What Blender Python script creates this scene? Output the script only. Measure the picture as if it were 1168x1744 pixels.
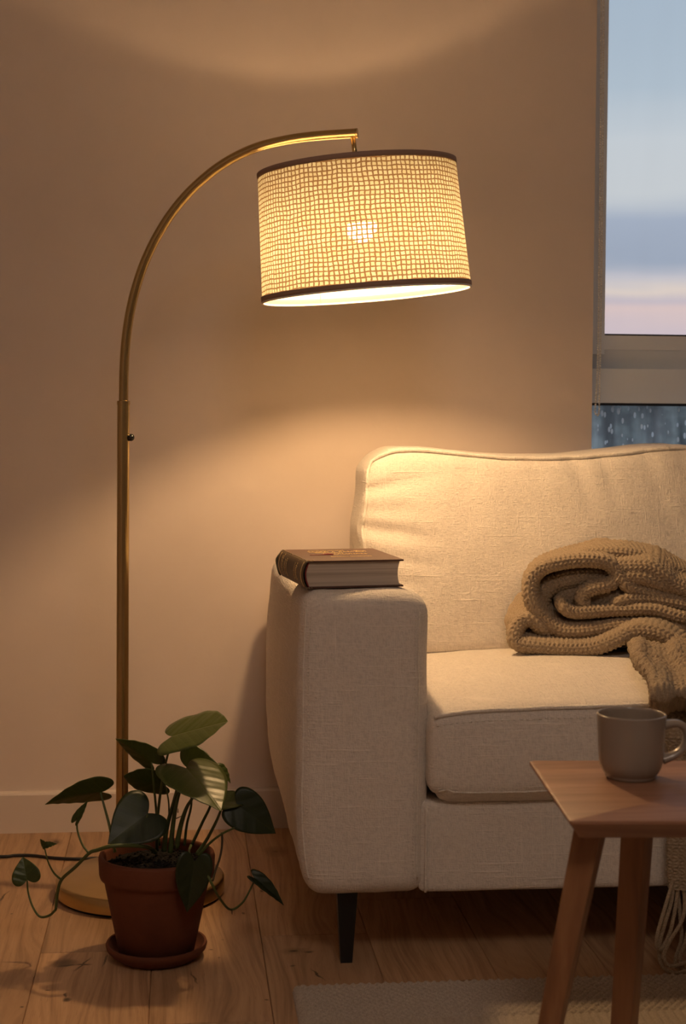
import bpy, bmesh, math, random
import numpy as np
from mathutils import Vector, Matrix, noise
random.seed(7)
PI = math.pi
D = bpy.data
SC = bpy.context.scene
COL = SC.collection
for o in list(D.objects): D.objects.remove(o)

# ------------------------------------------------------------------ camera
FPX, PX, PY, CAMZ = 2650.0, 584.0, 783.0, 0.96
yaw, pitch, roll = math.radians(5.98), math.radians(1.8), 0.008
fw = Vector((math.sin(yaw)*math.cos(pitch), math.cos(yaw)*math.cos(pitch), -math.sin(pitch)))
rt = Vector((math.cos(yaw), -math.sin(yaw), 0)); up = rt.cross(fw)
rt2 = math.cos(roll)*rt + math.sin(roll)*up
up2 = -math.sin(roll)*rt + math.cos(roll)*up
camd = D.cameras.new('camera'); cam = D.objects.new('camera', camd); COL.objects.link(cam)
cam.matrix_world = Matrix(((rt2.x, up2.x, -fw.x, 0), (rt2.y, up2.y, -fw.y, 0), (rt2.z, up2.z, -fw.z, CAMZ), (0, 0, 0, 1)))
camd.sensor_fit = 'VERTICAL'; camd.sensor_height = 36; camd.sensor_width = 24
camd.lens = FPX/1744*36
camd.shift_y = -(872-PY)/1744
camd.clip_start = .05; camd.clip_end = 500
camd.dof.use_dof = True; camd.dof.focus_distance = 2.95; camd.dof.aperture_fstop = 6.3
SC.camera = cam
OC = Vector((0, 0, CAMZ))
def ray(x, y): return rt2*((x-PX)/FPX) - up2*((y-PY)/FPX) + fw
def ay(x, y, Y): q = ray(x, y); return OC + q*(Y/q.y)       # photo point -> point at depth Y
def az(x, y, z): q = ray(x, y); return OC + q*((z-CAMZ)/q.z)  # photo point -> point at height z

# ------------------------------------------------------------------ view, sky, light levels
SC.view_settings.view_transform = 'Standard'; SC.view_settings.look = 'None'
SC.view_settings.gamma = 1; SC.view_settings.use_curve_mapping = False
SC.view_settings.exposure = 0.0
BULB_STRENGTH = 640.0
BULB_COLOR = (1.0, 0.615, 0.29)
FILL_STRENGTH = 10.0
FILL_COLOR = (1.0, .80, .66)
SKY_GAIN = 1.0

# ------------------------------------------------------------------ node helpers
def mat(name):
    m = D.materials.new(name); m.use_nodes = True
    nt = m.node_tree; nt.nodes.clear()
    out = nt.nodes.new('ShaderNodeOutputMaterial')
    return m, nt, out
class N:
    def __init__(s, nt): s.nt = nt
    def n(s, t, **k):
        x = s.nt.nodes.new('ShaderNode'+t)
        for a, b in k.items():
            if a == 'inp':
                for i, v in b.items():
                    if hasattr(v, 'is_linked') or hasattr(v, 'links'): s.nt.links.new(v, x.inputs[i])
                    else: x.inputs[i].default_value = v
            else: setattr(x, a, b)
        return x
    def math(s, op, a, b=0.0, c=0.0, clamp=False):
        x = s.n('Math', operation=op, inp={0: a, 1: b, 2: c}); x.use_clamp = clamp; return x.outputs[0]
    def mix(s, f, a, b, blend='MIX'):
        x = s.nt.nodes.new('ShaderNodeMix'); x.data_type = 'RGBA'; x.blend_type = blend
        for i, v in ((0, f), (6, a), (7, b)):
            if hasattr(v, 'links'): s.nt.links.new(v, x.inputs[i])
            else: x.inputs[i].default_value = v
        return x.outputs[2]
    def ramp(s, f, stops, interp='LINEAR'):
        x = s.n('ValToRGB', inp={0: f}); cr = x.color_ramp; cr.interpolation = interp
        while len(cr.elements) < len(stops): cr.elements.new(.5)
        for e, (p, c) in zip(cr.elements, stops):
            e.position = p; e.color = c if len(c) == 4 else (*c, 1)
        return x.outputs[0]
    def coord(s, scale=(1, 1, 1), kind='Object', loc=(0, 0, 0), rot=(0, 0, 0)):
        t = s.n('TexCoord').outputs[kind]
        return s.n('Mapping', inp={0: t, 1: loc, 2: rot, 3: scale}).outputs[0]
    def noise(s, v, scale=1.0, detail=3.0, rough=.5, dist=0.0):
        return s.n('TexNoise', inp={'Vector': v, 'Scale': scale, 'Detail': detail, 'Roughness': rough, 'Distortion': dist}).outputs[0]
    def bump(s, h, strength=.5, dist=.001, normal=None):
        k = {'Height': h, 'Strength': strength, 'Distance': dist}
        if normal is not None: k['Normal'] = normal
        return s.n('Bump', inp=k).outputs[0]
def rgba(c): return (c[0], c[1], c[2], 1)
def principled(g, out, **k):
    b = g.n('BsdfPrincipled')
    for a, v in k.items():
        a = a.replace('_', ' ')
        if hasattr(v, 'links'): g.nt.links.new(v, b.inputs[a])
        elif isinstance(v, tuple) and len(v) == 3: b.inputs[a].default_value = (*v, 1)
        else: b.inputs[a].default_value = v
    g.nt.links.new(b.outputs[0], out.inputs[0]); return b
def simple(name, col, rough=.5, metal=0.0, bump=None, var=0.0, **k):
    m, nt, out = mat(name); g = N(nt)
    c = rgba(col)
    if var:
        nz = g.noise(g.coord((1, 1, 1)), 14, 4)
        c = g.mix(nz, rgba([x*(1-var) for x in col]), rgba([min(1, x*(1+var)) for x in col]))
    kk = dict(Base_Color=c, Roughness=rough, Metallic=metal, **k)
    if bump: kk['Normal'] = g.bump(g.noise(g.coord(), bump[0], 4), bump[1], bump[2])
    principled(g, out, **kk); return m

# ------------------------------------------------------------------ world: dusk sky with soft cloud banks
w = D.worlds.new('dusk_sky'); SC.world = w; w.use_nodes = True
nt = w.node_tree; nt.nodes.clear(); g = N(nt)
tc = g.n('TexCoord').outputs['Generated']
sp = g.n('SeparateXYZ', inp={0: tc}).outputs
cl = g.noise(g.n('Mapping', inp={0: tc, 3: (5, 5, 26)}).outputs[0], 1.0, 3, .5, .3)
el = g.math('ADD', sp[2], g.math('MULTIPLY', g.math('SUBTRACT', cl, .5), .035))
e = g.math('DIVIDE', el, .30, clamp=True)
def S(y): return max(0.0, min(1.0, ((700-y)/2650*.985)/.30))
def srgb(r, g_, b): return tuple(((x/255+.055)/1.055)**2.4 if x > 10 else x/255/12.92 for x in (r, g_, b))
sky = g.ramp(e, [(0.0, srgb(60, 68, 76)), (.035, srgb(150, 150, 160)), (S(572), srgb(214, 196, 202)), (S(520), srgb(228, 202, 198)), (S(500), srgb(205, 192, 200)),
                 (S(482), srgb(232, 214, 202)), (S(462), srgb(205, 200, 206)), (S(440), srgb(166, 175, 192)), (S(375), srgb(172, 181, 198)),
                 (S(325), srgb(208, 211, 214)), (S(250), srgb(206, 211, 216)), (S(170), srgb(184, 197, 209)), (S(60), srgb(178, 192, 206)), (1.0, srgb(166, 183, 202))])
bg = g.n('Background', inp={0: sky, 1: SKY_GAIN})
nt.links.new(bg.outputs[0], g.n('OutputWorld').inputs[0])

# ------------------------------------------------------------------ object helpers
def obj(name, me, m=None, parent=None, smooth=True):
    if isinstance(me, bmesh.types.BMesh):
        bm = me; me = D.meshes.new(name); bm.to_mesh(me); bm.free()
    if m is not None: me.materials.append(m)
    if smooth:
        me.polygons.foreach_set('use_smooth', [True]*len(me.polygons))
    o = D.objects.new(name, me); COL.objects.link(o)
    if parent is not None:
        o.parent = parent
        if parent.type == 'EMPTY' or True:
            o.matrix_parent_inverse = world_of(parent).inverted()
    return o
def world_of(o):
    mm = Matrix.LocRotScale(o.location, o.rotation_euler, o.scale)
    if o.parent: mm = world_of(o.parent) @ o.matrix_parent_inverse @ mm
    return mm
def tag(o, label, cat, group=None, kind=None):
    if label: o['label'] = label
    if cat: o['category'] = cat
    if group: o['group'] = group
    if kind: o['kind'] = kind
    return o
def thing(name, label, cat, loc=(0, 0, 0), group=None):
    o = D.objects.new(name, None); COL.objects.link(o); o.location = loc; o.empty_display_size = .05
    return tag(o, label, cat, group)
def struct(name, me, m, parent=None, smooth=False):
    o = obj(name, me, m, parent, smooth); o['kind'] = 'structure'; return o
def autosmooth(o, ang=35):
    me = o.data; me.polygons.foreach_set('use_smooth', [True]*len(me.polygons))
    bm = bmesh.new(); bm.from_mesh(me)
    for e_ in bm.edges:
        if len(e_.link_faces) == 2 and e_.calc_face_angle(0) > math.radians(ang): e_.smooth = False
    bm.to_mesh(me); bm.free(); return o
def add_box(bm, lo, hi, M=None):
    vs = [bm.verts.new((x, y, z)) for x in (lo[0], hi[0]) for y in (lo[1], hi[1]) for z in (lo[2], hi[2])]
    if M:
        for v in vs: v.co = M @ v.co
    for f in ((0, 1, 3, 2), (4, 6, 7, 5), (0, 4, 5, 1), (2, 3, 7, 6), (0, 2, 6, 4), (1, 5, 7, 3)): bm.faces.new([vs[i] for i in f])
    return vs
def boxes(*bs):
    bm = bmesh.new()
    for lo, hi in bs: add_box(bm, lo, hi)
    return bm
def bevel(bm, w_, seg=2, ang=.5):
    es = [e_ for e_ in bm.edges if len(e_.link_faces) == 2 and e_.calc_face_angle(0) > ang]
    bmesh.ops.bevel(bm, geom=es, offset=w_, segments=seg, affect='EDGES', profile=.5); return bm
def catmull(P, n):
    P = [Vector(p) for p in P]; out = []
    Q = [2*P[0]-P[1]] + P + [2*P[-1]-P[-2]]
    for i in range(1, len(Q)-2):
        for k in range(n):
            t = k/n; a, b, c, d = Q[i-1], Q[i], Q[i+1], Q[i+2]
            out.append(.5*((2*b)+(c-a)*t+(2*a-5*b+4*c-d)*t*t+(3*b-a-3*c+d)*t**3))
    out.append(P[-1].copy()); return out
def tube(bm, pts, rad, seg=12, cap=True, closed=False):
    pts = [Vector(p) for p in pts]; n = len(pts)
    if not hasattr(rad, '__len__'): rad = [rad]*n
    def T(i):
        if closed: return (pts[(i+1) % n]-pts[i-1]).normalized()
        return (pts[min(i+1, n-1)]-pts[max(i-1, 0)]).normalized()
    t = T(0); a = Vector((0, 0, 1)) if abs(t.z) < .9 else Vector((1, 0, 0))
    nn = (a - t*a.dot(t)).normalized(); rings = []
    for i in range(n):
        t = T(i); nn = (nn - t*nn.dot(t)).normalized(); b = t.cross(nn)
        rings.append([bm.verts.new(pts[i] + rad[i]*(math.cos(2*PI*k/seg)*nn + math.sin(2*PI*k/seg)*b)) for k in range(seg)])
    m_ = n if closed else n-1
    for i in range(m_):
        A, B = rings[i], rings[(i+1) % n]
        for k in range(seg): bm.faces.new((A[k], A[(k+1) % seg], B[(k+1) % seg], B[k]))
    if cap and not closed:
        bm.faces.new(rings[0][::-1]); bm.faces.new(rings[-1])
    return rings
def lathe(bm, prof, seg=64, M=None, caps=False):
    rings = []
    for r_, z in prof:
        if r_ < 1e-6: v = bm.verts.new((0, 0, z)); rings.append([v]*seg); continue
        rings.append([bm.verts.new((r_*math.cos(2*PI*k/seg), r_*math.sin(2*PI*k/seg), z)) for k in range(seg)])
    for A, B in zip(rings, rings[1:]):
        for k in range(seg):
            q = [A[k], A[(k+1) % seg], B[(k+1) % seg], B[k]]
            u = []
            for v in q:
                if v not in u: u.append(v)
            if len(u) > 2: bm.faces.new(u)
    if M is not None:
        for v in bm.verts: v.co = M @ v.co
    bmesh.ops.recalc_face_normals(bm, faces=bm.faces)
    return bm
def softbox(lo, hi, r=.02, n=(20, 20, 20), deform=None, k=3):
    """a box with rounded edges, dense enough to be pushed into a cushion"""
    lo, hi = Vector(lo), Vector(hi); c = (lo+hi)/2; h = (hi-lo)/2
    def axis(hh, m):
        rr = min(r, hh*.999); a = [-hh + rr*(1-math.cos(PI/2*i/k)) for i in range(k)]   # inside the corner
        b = [-hh+rr+(2*(hh-rr))*i/m for i in range(m+1)]
        return a + b + [-x for x in reversed(a)]
    A = [axis(h[i], n[i]) for i in range(3)]
    bm = bmesh.new(); cache = {}
    def vert(i, j, l):
        key = (i, j, l)
        if key in cache: return cache[key]
        p = Vector((A[0][i], A[1][j], A[2][l]))
        q = Vector([max(-h[a]+min(r, h[a]*.999), min(h[a]-min(r, h[a]*.999), p[a])) for a in range(3)])
        d_ = p-q
        if d_.length > 1e-9:
            # how far the box surface lies, project to the rounded surface
            d_ = d_.normalized()*r if max(abs(x) for x in d_) > r*.999 else d_
        p = c+q+d_
        if deform: p = Vector(deform(p))
        v = bm.verts.new(p); cache[key] = v; return v
    L = [len(a) for a in A]
    for ax_ in range(3):
        u, v = [(1, 2), (2, 0), (0, 1)][ax_]
        for side in (0, L[ax_]-1):
            for i in range(L[u]-1):
                for j in range(L[v]-1):
                    q = []
                    for (a, b) in ((i, j), (i+1, j), (i+1, j+1), (i, j+1)):
                        idx = [0, 0, 0]; idx[ax_] = side; idx[u] = a; idx[v] = b; q.append(vert(*idx))
                    if side == 0: q = q[::-1]
                    try: bm.faces.new(q)
                    except ValueError: pass
    bmesh.ops.recalc_face_normals(bm, faces=bm.faces)
    return bm
def bez_smooth(x): x = max(0, min(1, x)); return x*x*(3-2*x)

# ------------------------------------------------------------------ materials
def m_wall():
    m, nt, out = mat('wall_paint'); g = N(nt)
    a = g.noise(g.coord(), 3.0, 5, .6); b = g.noise(g.coord(), 160, 4, .6); c = g.noise(g.coord(), 9, 3)
    colr = g.ramp(a, [(.3, (.715, .615, .545)), (.7, (.775, .67, .60))])
    nrm = g.bump(b, .16, .0012, g.bump(c, .35, .006))
    principled(g, out, Base_Color=colr, Roughness=.72, Normal=nrm); return m
def _k(x, y, ra, rb_, ang, st_k=1.0): p = az(x, y, 0); return (p.x, p.y, ra, rb_, ang, st_k)
KNOTS = [_k(108, 1640, .030, .024, .1, .75), _k(112, 1644, .022, .007, .1), _k(140, 1643, .020, .004, -.1), _k(113, 1703, .009, .009, 0), _k(112, 1695, .003, .016, 0, .9),
         _k(140, 1642, .003, .040, -.35), _k(178, 1636, .0025, .035, -.1, .9), _k(95, 1434, .012, .022, 0, .9), _k(92, 1434, .022, .034, 0, .45), _k(5, 1528, .003, .05, -.2, .9),
         _k(500, 1620, .012, .008, 0), _k(527, 1622, .010, .006, .2, .9), _k(541, 1660, .0025, .035, .3), _k(498, 1645, .006, .005, 0, .8), _k(444, 1518, .005, .008, 0, .9), _k(792, 1672, .020, .012, .3, .8), _k(470, 1450, .010, .015, 0, .7), _k(415, 1555, .004, .008, 0, .8),
         _k(330, 1665, .0025, .035, .2, .8), _k(37, 1716, .005, .003, 0), _k(84, 1687, .005, .003, 0), _k(455, 1702, .004, .003, 0), _k(258, 1590, .004, .003, 0), _k(360, 1618, .004, .003, 0),
         _k(380, 1600, .003, .003, 0, .8), _k(372, 1630, .003, .003, 0, .8), _k(500, 1620, .03, .02, 0, .35), _k(20, 1556, .003, .003, 0), _k(300, 1690, .03, .09, .1, .25), _k(470, 1450, .03, .05, 0, .35)]
def m_floor():
    m, nt, out = mat('oak_planks'); g = N(nt)
    tone = g.n('Attribute', attribute_name='tone').outputs['Fac']
    off = g.math('MULTIPLY', tone, 13.0)
    base = g.n('TexCoord').outputs['Object']
    shift = g.n('CombineXYZ', inp={0: off, 1: off, 2: 0.0}).outputs[0]
    v = g.n('VectorMath', operation='ADD', inp={0: base, 1: shift}).outputs[0]
    warp = g.noise(g.n('Mapping', inp={0: v, 3: (6, 1.2, 1)}).outputs[0], 1.0, 2)
    wx = g.n('CombineXYZ', inp={0: g.math('MULTIPLY', warp, .16), 1: 0.0, 2: 0.0}).outputs[0]
    v2 = g.n('VectorMath', operation='ADD', inp={0: v, 1: wx}).outputs[0]
    grain = g.noise(g.n('Mapping', inp={0: v2, 3: (90, 2.6, 1)}).outputs[0], 1.0, 5, .62)
    fine = g.noise(g.n('Mapping', inp={0: v, 3: (620, 16, 1)}).outputs[0], 1.0, 2, .5)
    colr = g.ramp(grain, [(.32, (.31, .185, .105)), (.5, (.46, .29, .17)), (.70, (.56, .365, .225))])
    # knots, checks and small dark flecks at their own places in the boards
    kw = g.n('VectorMath', operation='MULTIPLY', inp={0: g.n('TexNoise', inp={'Vector': base, 'Scale': 34.0, 'Detail': 3.0}).outputs[1], 1: (.014, .020, 0)}).outputs[0]
    kb = g.n('VectorMath', operation='ADD', inp={0: base, 1: kw}).outputs[0]
    acc_ = None
    for (kx, ky, ra, rb_, ang, st_k) in KNOTS:
        q_ = g.n('Mapping', vector_type='TEXTURE', inp={0: kb, 1: (kx+.007, ky+.010, 0), 2: (0, 0, ang), 3: (ra, rb_, 1)}).outputs[0]
        ln = g.n('VectorMath', operation='LENGTH', inp={0: g.n('VectorMath', operation='MULTIPLY', inp={0: q_, 1: (1, 1, 0)}).outputs[0]}).outputs[1]
        kk_ = g.math('MULTIPLY', g.math('SUBTRACT', 1.0, g.math('MULTIPLY', ln, ln), clamp=True), st_k)
        acc_ = kk_ if acc_ is None else g.math('MAXIMUM', acc_, kk_)
    colr = g.mix(acc_, colr, (.050, .028, .015, 1))
    tn = g.ramp(tone, [(0, (.80, .80, .80)), (1, (1.15, 1.12, 1.06))])
    colr = g.mix(1.0, colr, tn, 'MULTIPLY')
    colr = g.mix(g.math('MULTIPLY', g.math('GREATER_THAN', fine, .66), .35), colr, (.12, .065, .035, 1))
    nrm = g.bump(fine, .25, .0008, g.bump(grain, .25, .001))
    principled(g, out, Base_Color=colr, Roughness=g.math('MULTIPLY_ADD', grain, .25, .38), Normal=nrm); return m
def m_linen(name='linen', col=(.84, .775, .70)):
    m, nt, out = mat(name); g = N(nt)
    a = g.noise(g.coord((110, 110, 520)), 1, 2, .6); b = g.noise(g.coord((520, 110, 110)), 1, 2, .6); c = g.noise(g.coord((110, 520, 110)), 1, 2, .6)
    th = g.math('DIVIDE', g.math('ADD', g.math('ADD', a, b), c), 3.0)
    s1 = g.noise(g.coord((9, 9, 230)), 1, 2); s2 = g.noise(g.coord((230, 9, 9)), 1, 2)
    slub = g.math('ADD', g.math('MAXIMUM', g.math('SUBTRACT', s1, .60), 0.0), g.math('MAXIMUM', g.math('SUBTRACT', s2, .62), 0.0))
    h = g.math('ADD', g.math('MULTIPLY', th, 2.0), g.math('MULTIPLY', slub, 2.6))
    sm = g.noise(g.coord(), 11, 3)
    dk = [x*.86 for x in col]
    colr = g.ramp(th, [(.40, (0, 0, 0)), (.54, (1, 1, 1))])
    colr = g.mix(g.math('MULTIPLY', colr, 1.0), rgba(dk), rgba(col))
    colr = g.mix(g.math('MULTIPLY', slub, 5.0, clamp=True), colr, rgba([min(.93, x*1.1) for x in col]))
    nrm = g.bump(h, .8, .0026, g.bump(sm, .25, .01))
    principled(g, out, Base_Color=colr, Roughness=.92, Sheen_Weight=.15, Sheen_Roughness=.5, Normal=nrm, Specular_IOR_Level=.2); return m
def m_brass(name='brushed_brass', col=(.56, .415, .19), rough=.23):
    m, nt, out = mat(name); g = N(nt)
    a = g.noise(g.coord((700, 700, 6)), 1, 2); b = g.noise(g.coord(), 20, 4)
    colr = g.mix(b, rgba([x*.88 for x in col]), rgba([x*1.08 for x in col]))
    principled(g, out, Base_Color=colr, Metallic=1.0, Roughness=g.math('MULTIPLY_ADD', a, .12, rough-.05), Normal=g.bump(a, .05, .0003)); return m
def m_shade():
    m, nt, out = mat('woven_shade'); g = N(nt)
    uv = g.n('UVMap').outputs[0]
    wob = g.n('TexNoise', inp={'Vector': uv, 'Scale': .22, 'Detail': 2.0}).outputs[1]
    wv = g.n('VectorMath', operation='MULTIPLY', inp={0: g.n('VectorMath', operation='SUBTRACT', inp={0: wob, 1: (.5, .5, .5)}).outputs[0], 1: (.9, .9, 0)}).outputs[0]
    wob2 = g.n('TexNoise', inp={'Vector': uv, 'Scale': 1.6, 'Detail': 2.0}).outputs[1]
    wv2 = g.n('VectorMath', operation='MULTIPLY', inp={0: g.n('VectorMath', operation='SUBTRACT', inp={0: wob2, 1: (.5, .5, .5)}).outputs[0], 1: (.30, .30, 0)}).outputs[0]
    v = g.n('VectorMath', operation='ADD', inp={0: g.n('VectorMath', operation='ADD', inp={0: uv, 1: wv}).outputs[0], 1: wv2}).outputs[0]
    s = g.n('SeparateXYZ', inp={0: v}).outputs
    fx = g.math('ABSOLUTE', g.math('SUBTRACT', g.math('FRACT', s[0]), .5))
    fy = g.math('ABSOLUTE', g.math('SUBTRACT', g.math('FRACT', s[1]), .5))
    d_ = g.math('MAXIMUM', fx, fy)
    line = g.ramp(d_, [(.315, (0, 0, 0)), (.385, (1, 1, 1))])      # 1 on the jute threads between the cells
    cell = g.n('TexWhiteNoise', noise_dimensions='2D', inp={'Vector': g.n('VectorMath', operation='FLOOR', inp={0: v}).outputs[0]}).outputs[0]
    fib = g.n('TexNoise', inp={'Vector': uv, 'Scale': 5.0, 'Detail': 4.0, 'Roughness': .7}).outputs[0]
    cellc = g.mix(cell, (.80, .70, .44, 1), (.93, .86, .62, 1))
    cellc = g.mix(g.math('MULTIPLY', fib, .45), cellc, (.62, .47, .24, 1))
    thr = g.mix(fib, (.20, .10, .04, 1), (.40, .23, .11, 1))
    outc = g.mix(line, cellc, thr)
    back = g.n('NewGeometry').outputs['Backfacing']
    dif = g.n('BsdfDiffuse', inp={0: g.mix(back, outc, (.86, .83, .78, 1)), 'Normal': g.bump(g.math('ADD', line, fib), .5, .0015)})
    trc = g.mix(1.0, outc, (.66, .78, .92, 1), 'MULTIPLY')
    trl = g.n('BsdfTranslucent', inp={0: trc})
    mx = g.n('MixShader', inp={0: .245, 1: dif.outputs[0], 2: trl.outputs[0]})
    hole = g.math('MULTIPLY', g.math('SUBTRACT', 1.0, line), g.math('MULTIPLY_ADD', fib, .012, .003))
    tp = g.n('BsdfTransparent', inp={0: (1, 1, 1, 1)})
    mx2 = g.n('MixShader', inp={0: hole, 1: mx.outputs[0], 2: tp.outputs[0]})
    nt.links.new(mx2.outputs[0], out.inputs[0]); return m
def m_leaf(name, c1, c2, rough=.28, bs=.25):
    m, nt, out = mat(name); g = N(nt)
    uv = g.n('UVMap').outputs[0]
    s = g.n('SeparateXYZ', inp={0: uv}).outputs
    ab = g.math('ABSOLUTE', s[1])
    mid = g.math('SUBTRACT', 1.0, g.math('DIVIDE', ab, .028), clamp=True)
    ph = g.math('ADD', g.math('MULTIPLY', s[0], 6.5), g.math('MULTIPLY', ab, -4.5))
    vv = g.math('ABSOLUTE', g.math('SUBTRACT', g.math('FRACT', ph), .5))
    vein = g.math('MULTIPLY', g.math('SUBTRACT', 1.0, g.math('DIVIDE', vv, .10), clamp=True), .8)
    vn = g.math('MAXIMUM', mid, vein)
    nz = g.noise(g.coord(), 45, 4)
    base = g.mix(nz, rgba(c1), rgba(c2))
    colr = g.mix(g.math('MULTIPLY', vn, .30), base, rgba([min(1, x*1.6+.01) for x in c2]))
    puck = g.math('ADD', g.math('MULTIPLY', vv, .8), g.math('MULTIPLY', mid, -.6))
    nrm = g.bump(puck, bs, .0022, g.bump(g.noise(g.coord(), 130, 3), .2, .0008))
    b = principled(g, out, Base_Color=colr, Roughness=rough, Normal=nrm)
    tr = g.n('BsdfTranslucent', inp={0: g.mix(.5, colr, (.25, .45, .05, 1))})
    mx = g.n('MixShader', inp={0: .16, 1: b.outputs[0], 2: tr.outputs[0]})
    nt.links.new(mx.outputs[0], out.inputs[0]); return m
def m_wood(name, c1, c2, c3, axis='x', rough=.42, sc=1.0):
    m, nt, out = mat(name); g = N(nt)
    st = {'x': (2.2, 26, 26), 'z': (30, 30, 2.2)}[axis]
    wv = g.noise(g.coord(tuple(x*sc for x in st)), 1, 4, .55, .6)
    fine = g.noise(g.coord(tuple(x*8*sc for x in st)), 1, 3, .6)
    colr = g.ramp(wv, [(.32, c1), (.5, c2), (.68, c3)])
    colr = g.mix(g.math('MULTIPLY', fine, .35), colr, rgba([x*.55 for x in c1]))
    principled(g, out, Base_Color=colr, Roughness=g.math('MULTIPLY_ADD', fine, .15, rough-.06), Normal=g.bump(fine, .12, .0005)); return m
def m_knit(name, c1, c2):
    m, nt, out = mat(name); g = N(nt)
    n1 = g.noise(g.coord(), 420, 4, .7); n2 = g.noise(g.coord(), 18, 3); n3 = g.noise(g.coord(), 1500, 2, .6)
    colr = g.mix(g.ramp(n1, [(.35, (0, 0, 0)), (.65, (1, 1, 1))]), rgba(c1), rgba(c2))
    colr = g.mix(g.math('MULTIPLY', n2, .2), colr, rgba([x*.8 for x in c1]))
    nrm = g.bump(g.math('ADD', n1, n3), .7, .0016)
    principled(g, out, Base_Color=colr, Roughness=.95, Sheen_Weight=.35, Sheen_Roughness=.4, Sheen_Tint=(.9, .8, .65), Normal=nrm, Specular_IOR_Level=.15); return m
def m_terra():
    m, nt, out = mat('terracotta'); g = N(nt)
    a = g.noise(g.coord(), 9, 5, .6); b = g.noise(g.coord((1, 1, 14)), 22, 4)
    colr = g.ramp(a, [(.3, (.115, .031, .012)), (.7, (.18, .053, .022))])
    principled(g, out, Base_Color=colr, Roughness=.82, Normal=g.bump(b, .2, .0008)); return m
def m_pages():
    m, nt, out = mat('page_edges'); g = N(nt)
    a = g.noise(g.coord((3, 3, 1600)), 1, 2); b = g.noise(g.coord((4, 4, 260)), 1, 3)
    colr = g.mix(g.ramp(b, [(.35, (0, 0, 0)), (.62, (1, 1, 1))]), (.50, .41, .32, 1), (.68, .585, .48, 1))
    principled(g, out, Base_Color=colr, Roughness=.85, Normal=g.bump(a, .6, .0008)); return m
def m_cover(name, c1, c2, c3):
    m, nt, out = mat(name); g = N(nt)
    a = g.noise(g.coord(), 120, 5, .65); b = g.noise(g.coord(), 24, 5, .7)
    colr = g.mix(a, rgba(c1), rgba(c2))
    colr = g.mix(g.ramp(b, [(.60, (0, 0, 0)), (.72, (1, 1, 1))]), colr, rgba(c3))
    principled(g, out, Base_Color=colr, Roughness=.5, Normal=g.bump(a, .35, .0008)); return m
def m_pane(name, spots):
    m, nt, out = mat(name); g = N(nt)
    gl = g.n('BsdfGlass', inp={'Color': (.97, .985, 1, 1), 'Roughness': 0.0, 'IOR': 1.0})
    tp = g.n('BsdfTransparent', inp={0: (.96, .975, .985, 1)}); gs = g.n('BsdfGlossy', inp={0: (.9, .9, .9, 1), 'Roughness': .03})
    fr = g.n('Fresnel', inp={0: 1.45}).outputs[0]
    mx = g.n('MixShader', inp={0: g.math('MULTIPLY', fr, .6), 1: tp.outputs[0], 2: gs.outputs[0]})
    df = g.n('BsdfDiffuse', inp={0: (.7, .75, .8, 1)})
    tl = g.n('BsdfTranslucent', inp={0: (.98, .98, .98, 1)})
    dd = g.n('MixShader', inp={0: .9, 1: df.outputs[0], 2: tl.outputs[0]})
    sm = g.noise(g.coord((9, 9, 1.4)), 1.6, 4)
    f = g.math('MULTIPLY', g.math('MAXIMUM', g.math('SUBTRACT', sm, .42), 0.0), .9 if spots else .05)
    if spots:
        vo = g.n('TexVoronoi', feature='F1', inp={'Vector': g.coord((1.0, 1.0, .45)), 'Scale': 75.0}).outputs[0]
        lo_ = g.noise(g.coord(), 16, 2)
        drop = g.math('MULTIPLY', g.math('LESS_THAN', vo, g.math('MULTIPLY', lo_, .43)), .8)
        f = g.math('ADD', f, drop)
    mx3 = g.n('MixShader', inp={0: f, 1: mx.outputs[0], 2: dd.outputs[0]})
    nt.links.new(mx3.outputs[0], out.inputs[0]); return m

M_wall = m_wall(); M_floor = m_floor(); M_linen = m_linen(); M_brass = m_brass(); M_shade = m_shade()
M_pipe = m_linen('linen_piping', (.88, .82, .74))
M_trim = simple('skirting_paint', (.74, .645, .565), .45, bump=(60, .1, .001))
M_taupe = simple('taupe_wall_paint', (.36, .30, .25), .8)
M_ceil = simple('ceiling_paint', (.80, .76, .71), .8)
M_frame = simple('window_frame_paint', (.84, .90, .98), .42, var=.04)
M_black = simple('black_lacquer', (.012, .011, .010), .35)
M_cord = simple('black_rubber', (.010, .009, .009), .5)
M_felt = simple('black_felt', (.01, .01, .01), .95)
M_band = simple('shade_binding', (.34, .225, .17), .85, bump=(300, .5, .001))
M_white = simple('white_plastic', (.8, .78, .74), .4)
M_terra = m_terra(); M_soil = simple('potting_soil', (.006, .0035, .002), 1.0, bump=(160, 1.0, .004), var=.5)
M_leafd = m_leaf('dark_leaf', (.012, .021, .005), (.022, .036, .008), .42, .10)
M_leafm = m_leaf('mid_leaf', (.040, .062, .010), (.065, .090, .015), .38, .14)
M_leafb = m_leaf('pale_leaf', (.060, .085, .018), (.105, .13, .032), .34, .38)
M_stem = simple('green_stem', (.075, .105, .028), .45, var=.3)
M_twig = simple('dry_stem', (.045, .032, .015), .7, var=.4)
M_table = m_wood('stained_table_wood', (.21, .095, .050), (.33, .165, .095), (.44, .235, .145), 'x', .44)
M_tleg = m_wood('stained_leg_wood', (.20, .085, .034), (.28, .125, .052), (.36, .175, .075), 'z', .45)
M_mug = simple('glazed_stoneware', (.30, .25, .205), .22, bump=(14, .06, .002), var=.05, Coat_Weight=.3)
M_knit = m_knit('knit_wool', (.36, .27, .18), (.56, .45, .32))
M_rug = m_knit('rug_wool', (.42, .355, .285), (.66, .58, .49))
M_pages = m_pages()
M_cover = m_cover('book_cloth_brown', (.085, .038, .026), (.12, .058, .038), (.16, .09, .06))
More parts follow.
